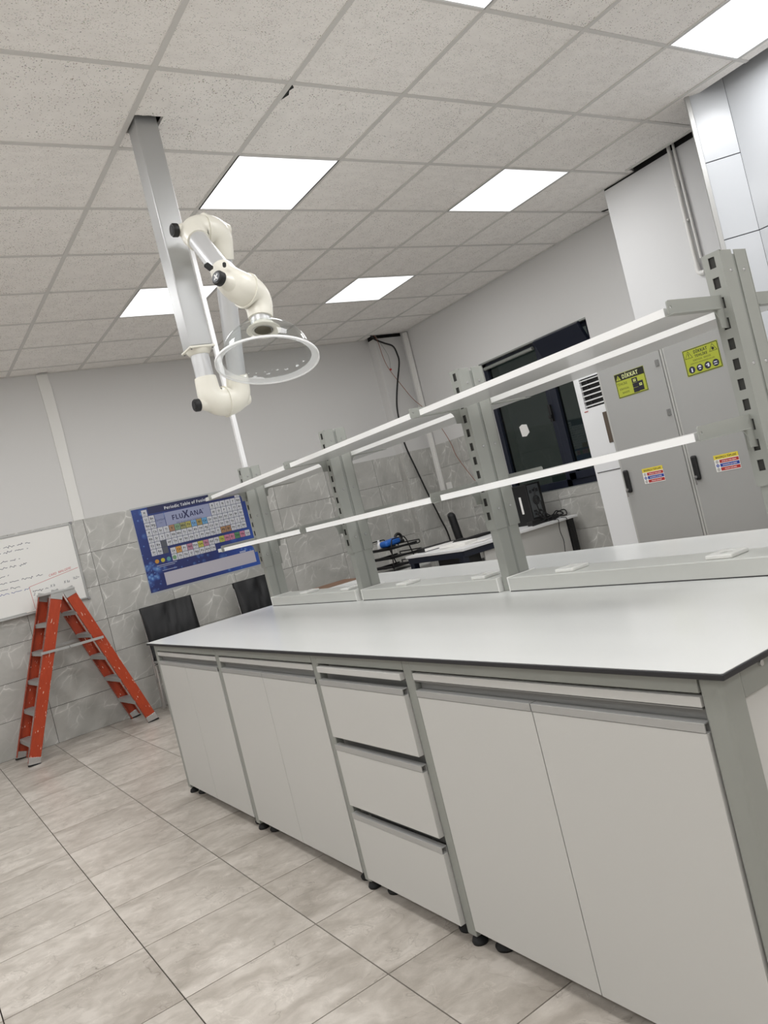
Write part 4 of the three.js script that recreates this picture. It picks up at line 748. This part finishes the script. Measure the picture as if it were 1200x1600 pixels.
{ // things on the desk
  const k = thing('keyboard', 'black keyboard lying on the desk beside the rack upright', 'keyboard', [3.37, 0.7805, -2.93], 0.15);
  part('tray', rb(-0.2, 0.2, 0, 0.018, -0.065, 0.065, 0.005), M.black, k);
  const keys = []; for (let r = 0; r < 5; r++) for (let c = 0; c < 15; c++) keys.push(bx(-0.185 + c * 0.0248, -0.185 + c * 0.0248 + 0.02, 0.017, 0.022, -0.055 + r * 0.0225, -0.055 + r * 0.0225 + 0.018)); const km = part('keys', keys, std('#232326', 0.6), k); km.userData.kind = 'stuff';
  const m = obj('mouse', new THREE.SphereGeometry(0.07, 20, 12).scale(1.1, 0.3, 0.7).translate(3.13, 0.8015, -2.86), M.black); tag(m, 'black oval computer mouse at the edge of the papers', 'mouse');
  for (const [x, z, r, dy, lab] of [[2.86, -2.58, 0.2, 0, 'white paper sheet lying lowest on the desk'], [2.95, -2.66, -0.15, 0.0012, 'white paper sheet lying on top of another on the desk'], [3.02, -2.55, 0.5, 0.0024, 'white paper sheet nearest the computer mouse on the desk']]) {
    const p = obj('paper_sheet', rb(-0.105, 0.105, 0, 0.001, -0.148, 0.148, 0.0004, 1), M.paper); p.position.set(x, 0.7802 + dy, z); p.rotation.y = r; tag(p, lab, 'paper', 'papers on the desk');
  }
  const b = thing('paper_pad', 'thick pad of white paper on the desk', 'pad', [2.98, 0.784, -2.70], 0.3); part('pages', rb(-0.1, 0.1, 0, 0.02, -0.14, 0.14, 0.002, 1), M.paper, b);
  const n = thing('notebook', 'black closed notebook on the desk beside the papers', 'notebook', [2.98, 0.7805, -3.03], -0.1); part('cover', [rb(-0.17, 0.17, 0, 0.036, -0.07, 0.07, 0.004)], M.black, n); part('pages', rb(-0.165, 0.168, 0.006, 0.030, -0.066, 0.072, 0.001, 1), M.paper, n);
}
{ // letter trays on a low pedestal behind the desk
  const p = thing('side_pedestal', 'low pale drawer pedestal under the black wire letter trays', 'pedestal', [2.80, 0, -3.50]);
  part('body', rb(-0.24, 0.26, 0.04, 0.655, -0.26, 0.22, 0.006), M.laminate, p); part('plinth', bx(-0.2, 0.22, 0, 0.04, -0.22, 0.18), M.black, p); for (let i = 0; i < 3; i++) part('drawer', rb(-0.225, 0.245, 0.06 + i * 0.2, 0.245 + i * 0.2, 0.22, 0.236, 0.003), M.laminate, p);
  const t = thing('letter_trays', 'black wire letter trays stacked in the far corner by the desk', 'letter tray', [2.80, 0.655, -3.50], 0.12);
  const wr = 0.0058, F = (pts) => wire(pts.map(([x, y, z]) => V(x, y, z)), wr, 40, 6);
  for (const z of [-0.15, 0.15]) part('end_frame', new THREE.TubeGeometry(new THREE.CatmullRomCurve3([V(-0.15, 0.005, z), V(-0.12, 0.22, z), V(-0.09, 0.30, z), V(0.06, 0.30, z), V(0.09, 0.25, z), V(0.16, 0.005, z)], false, 'catmullrom', 0.1), 60, 0.006, 6), M.black, t);
  for (const y of [0.03, 0.115, 0.2]) {
    const bars = [F([[-0.17, y + 0.03, -0.16], [0.2, y, -0.16], [0.235, y + 0.03, -0.16]]), F([[-0.17, y + 0.03, 0.16], [0.2, y, 0.16], [0.235, y + 0.03, 0.16]]), F([[-0.17, y + 0.03, -0.16], [-0.17, y + 0.03, 0.16]]), F([[0.235, y + 0.03, -0.16], [0.235, y + 0.03, 0.16]])];
    for (let i = 1; i < 12; i++) { const z = -0.16 + i * 0.0267; bars.push(cyl(V(-0.17, y + 0.03, z), V(0.2, y, z), 0.0032, 0.0032, 5)); }
    part('tray', [...bars, bx(-0.165, 0.2, y + 0.006, y + 0.024, 0.156, 0.161), bx(-0.165, 0.2, y + 0.006, y + 0.024, -0.161, -0.156), bx(-0.168, -0.163, y + 0.008, y + 0.034, -0.16, 0.16), bx(-0.16, 0.19, y + 0.008, y + 0.012, -0.155, 0.155)], M.black, t);
  }
  const pouch = obj('blue_pouch', (() => { const g = new RoundedBoxGeometry(0.18, 0.06, 0.13, 4, 0.026); g.rotateZ(0.08); g.translate(2.765, 0.925, -3.44); return g; })(), M.blue); tag(pouch, 'blue pouch lying in the top wire letter tray', 'pouch');
  const bottle = thing('small_bottle', 'small white bottle standing in the top wire letter tray', 'bottle', [2.70, 0.872, -3.53]); part('body', new THREE.LatheGeometry([[0, 0], [0.022, 0], [0.022, 0.06], [0.01, 0.078], [0, 0.078]].map(([a, b]) => new THREE.Vector2(a, b)), 18), M.white, bottle); part('lid', cyl(V(0, 0.078, 0), V(0, 0.1, 0), 0.011), M.white, bottle);
  const tape = obj('tape_dispenser', merged([new THREE.TorusGeometry(0.035, 0.014, 10, 24).translate(2.885, 0.95, -3.46), rb(2.84, 2.93, 0.89, 0.925, -3.49, -3.43, 0.008)]), M.black); tag(tape, 'black tape dispenser at the end of the top wire letter tray', 'dispenser');
}
{
  const t = thing('office_chair', 'black office chair with a slim backrest behind the desk', 'chair', [3.765, 0, -3.35], 0.93);
  part('backrest', (() => { const g = new RoundedBoxGeometry(0.40, 0.50, 0.075, 5, 0.035); g.rotateX(-0.1); g.translate(0, 0.80, -0.2); return g; })(), M.leather, t);
  part('seat', rb(-0.23, 0.23, 0.43, 0.51, -0.2, 0.25, 0.035, 4), M.leather, t); part('back_support', bar(V(0, 0.44, -0.12), V(0, 0.7, -0.235), 0.06, 0.02), M.black, t); part('gas_lift', cyl(V(0, 0.1, 0), V(0, 0.44, 0), 0.026), M.chrome, t);
  const star = part('base', [...Array(5)].map((_, i) => { const a = i * 1.2566; return bar(V(0, 0.1, 0), V(Math.cos(a) * 0.22, 0.07, Math.sin(a) * 0.22), 0.045, 0.03, V(0, 1, 0)); }), M.black, t);
  for (let i = 0; i < 5; i++) { const a = i * 1.2566, x = Math.cos(a) * 0.21, z = Math.sin(a) * 0.21; part('caster', cyl(V(x - 0.02 * Math.sin(a), 0.028, z + 0.02 * Math.cos(a)), V(x + 0.02 * Math.sin(a), 0.028, z - 0.02 * Math.cos(a)), 0.028, 0.028, 14), M.rubber, star); }
}
{
  const t = thing('side_table', 'low table with a brown wooden top just beyond the far end of the island', 'table', [1.62, 0, -2.62]);
  part('top', rb(-0.22, 0.22, 0.752, 0.772, -0.2, 0.2, 0.003), M.wood, t);
  for (const x of [-0.18, 0.18]) for (const z of [-0.16, 0.16]) part('leg', rb(x - 0.02, x + 0.02, 0, 0.758, z - 0.02, z + 0.02, 0.003), M.metalDark, t);
  part('rail', [rb(-0.16, 0.16, 0.70, 0.758, -0.17, -0.15, 0.002), rb(-0.16, 0.16, 0.70, 0.758, 0.15, 0.17, 0.002)], M.metalDark, t);
}

renderer.render(scene, camera);
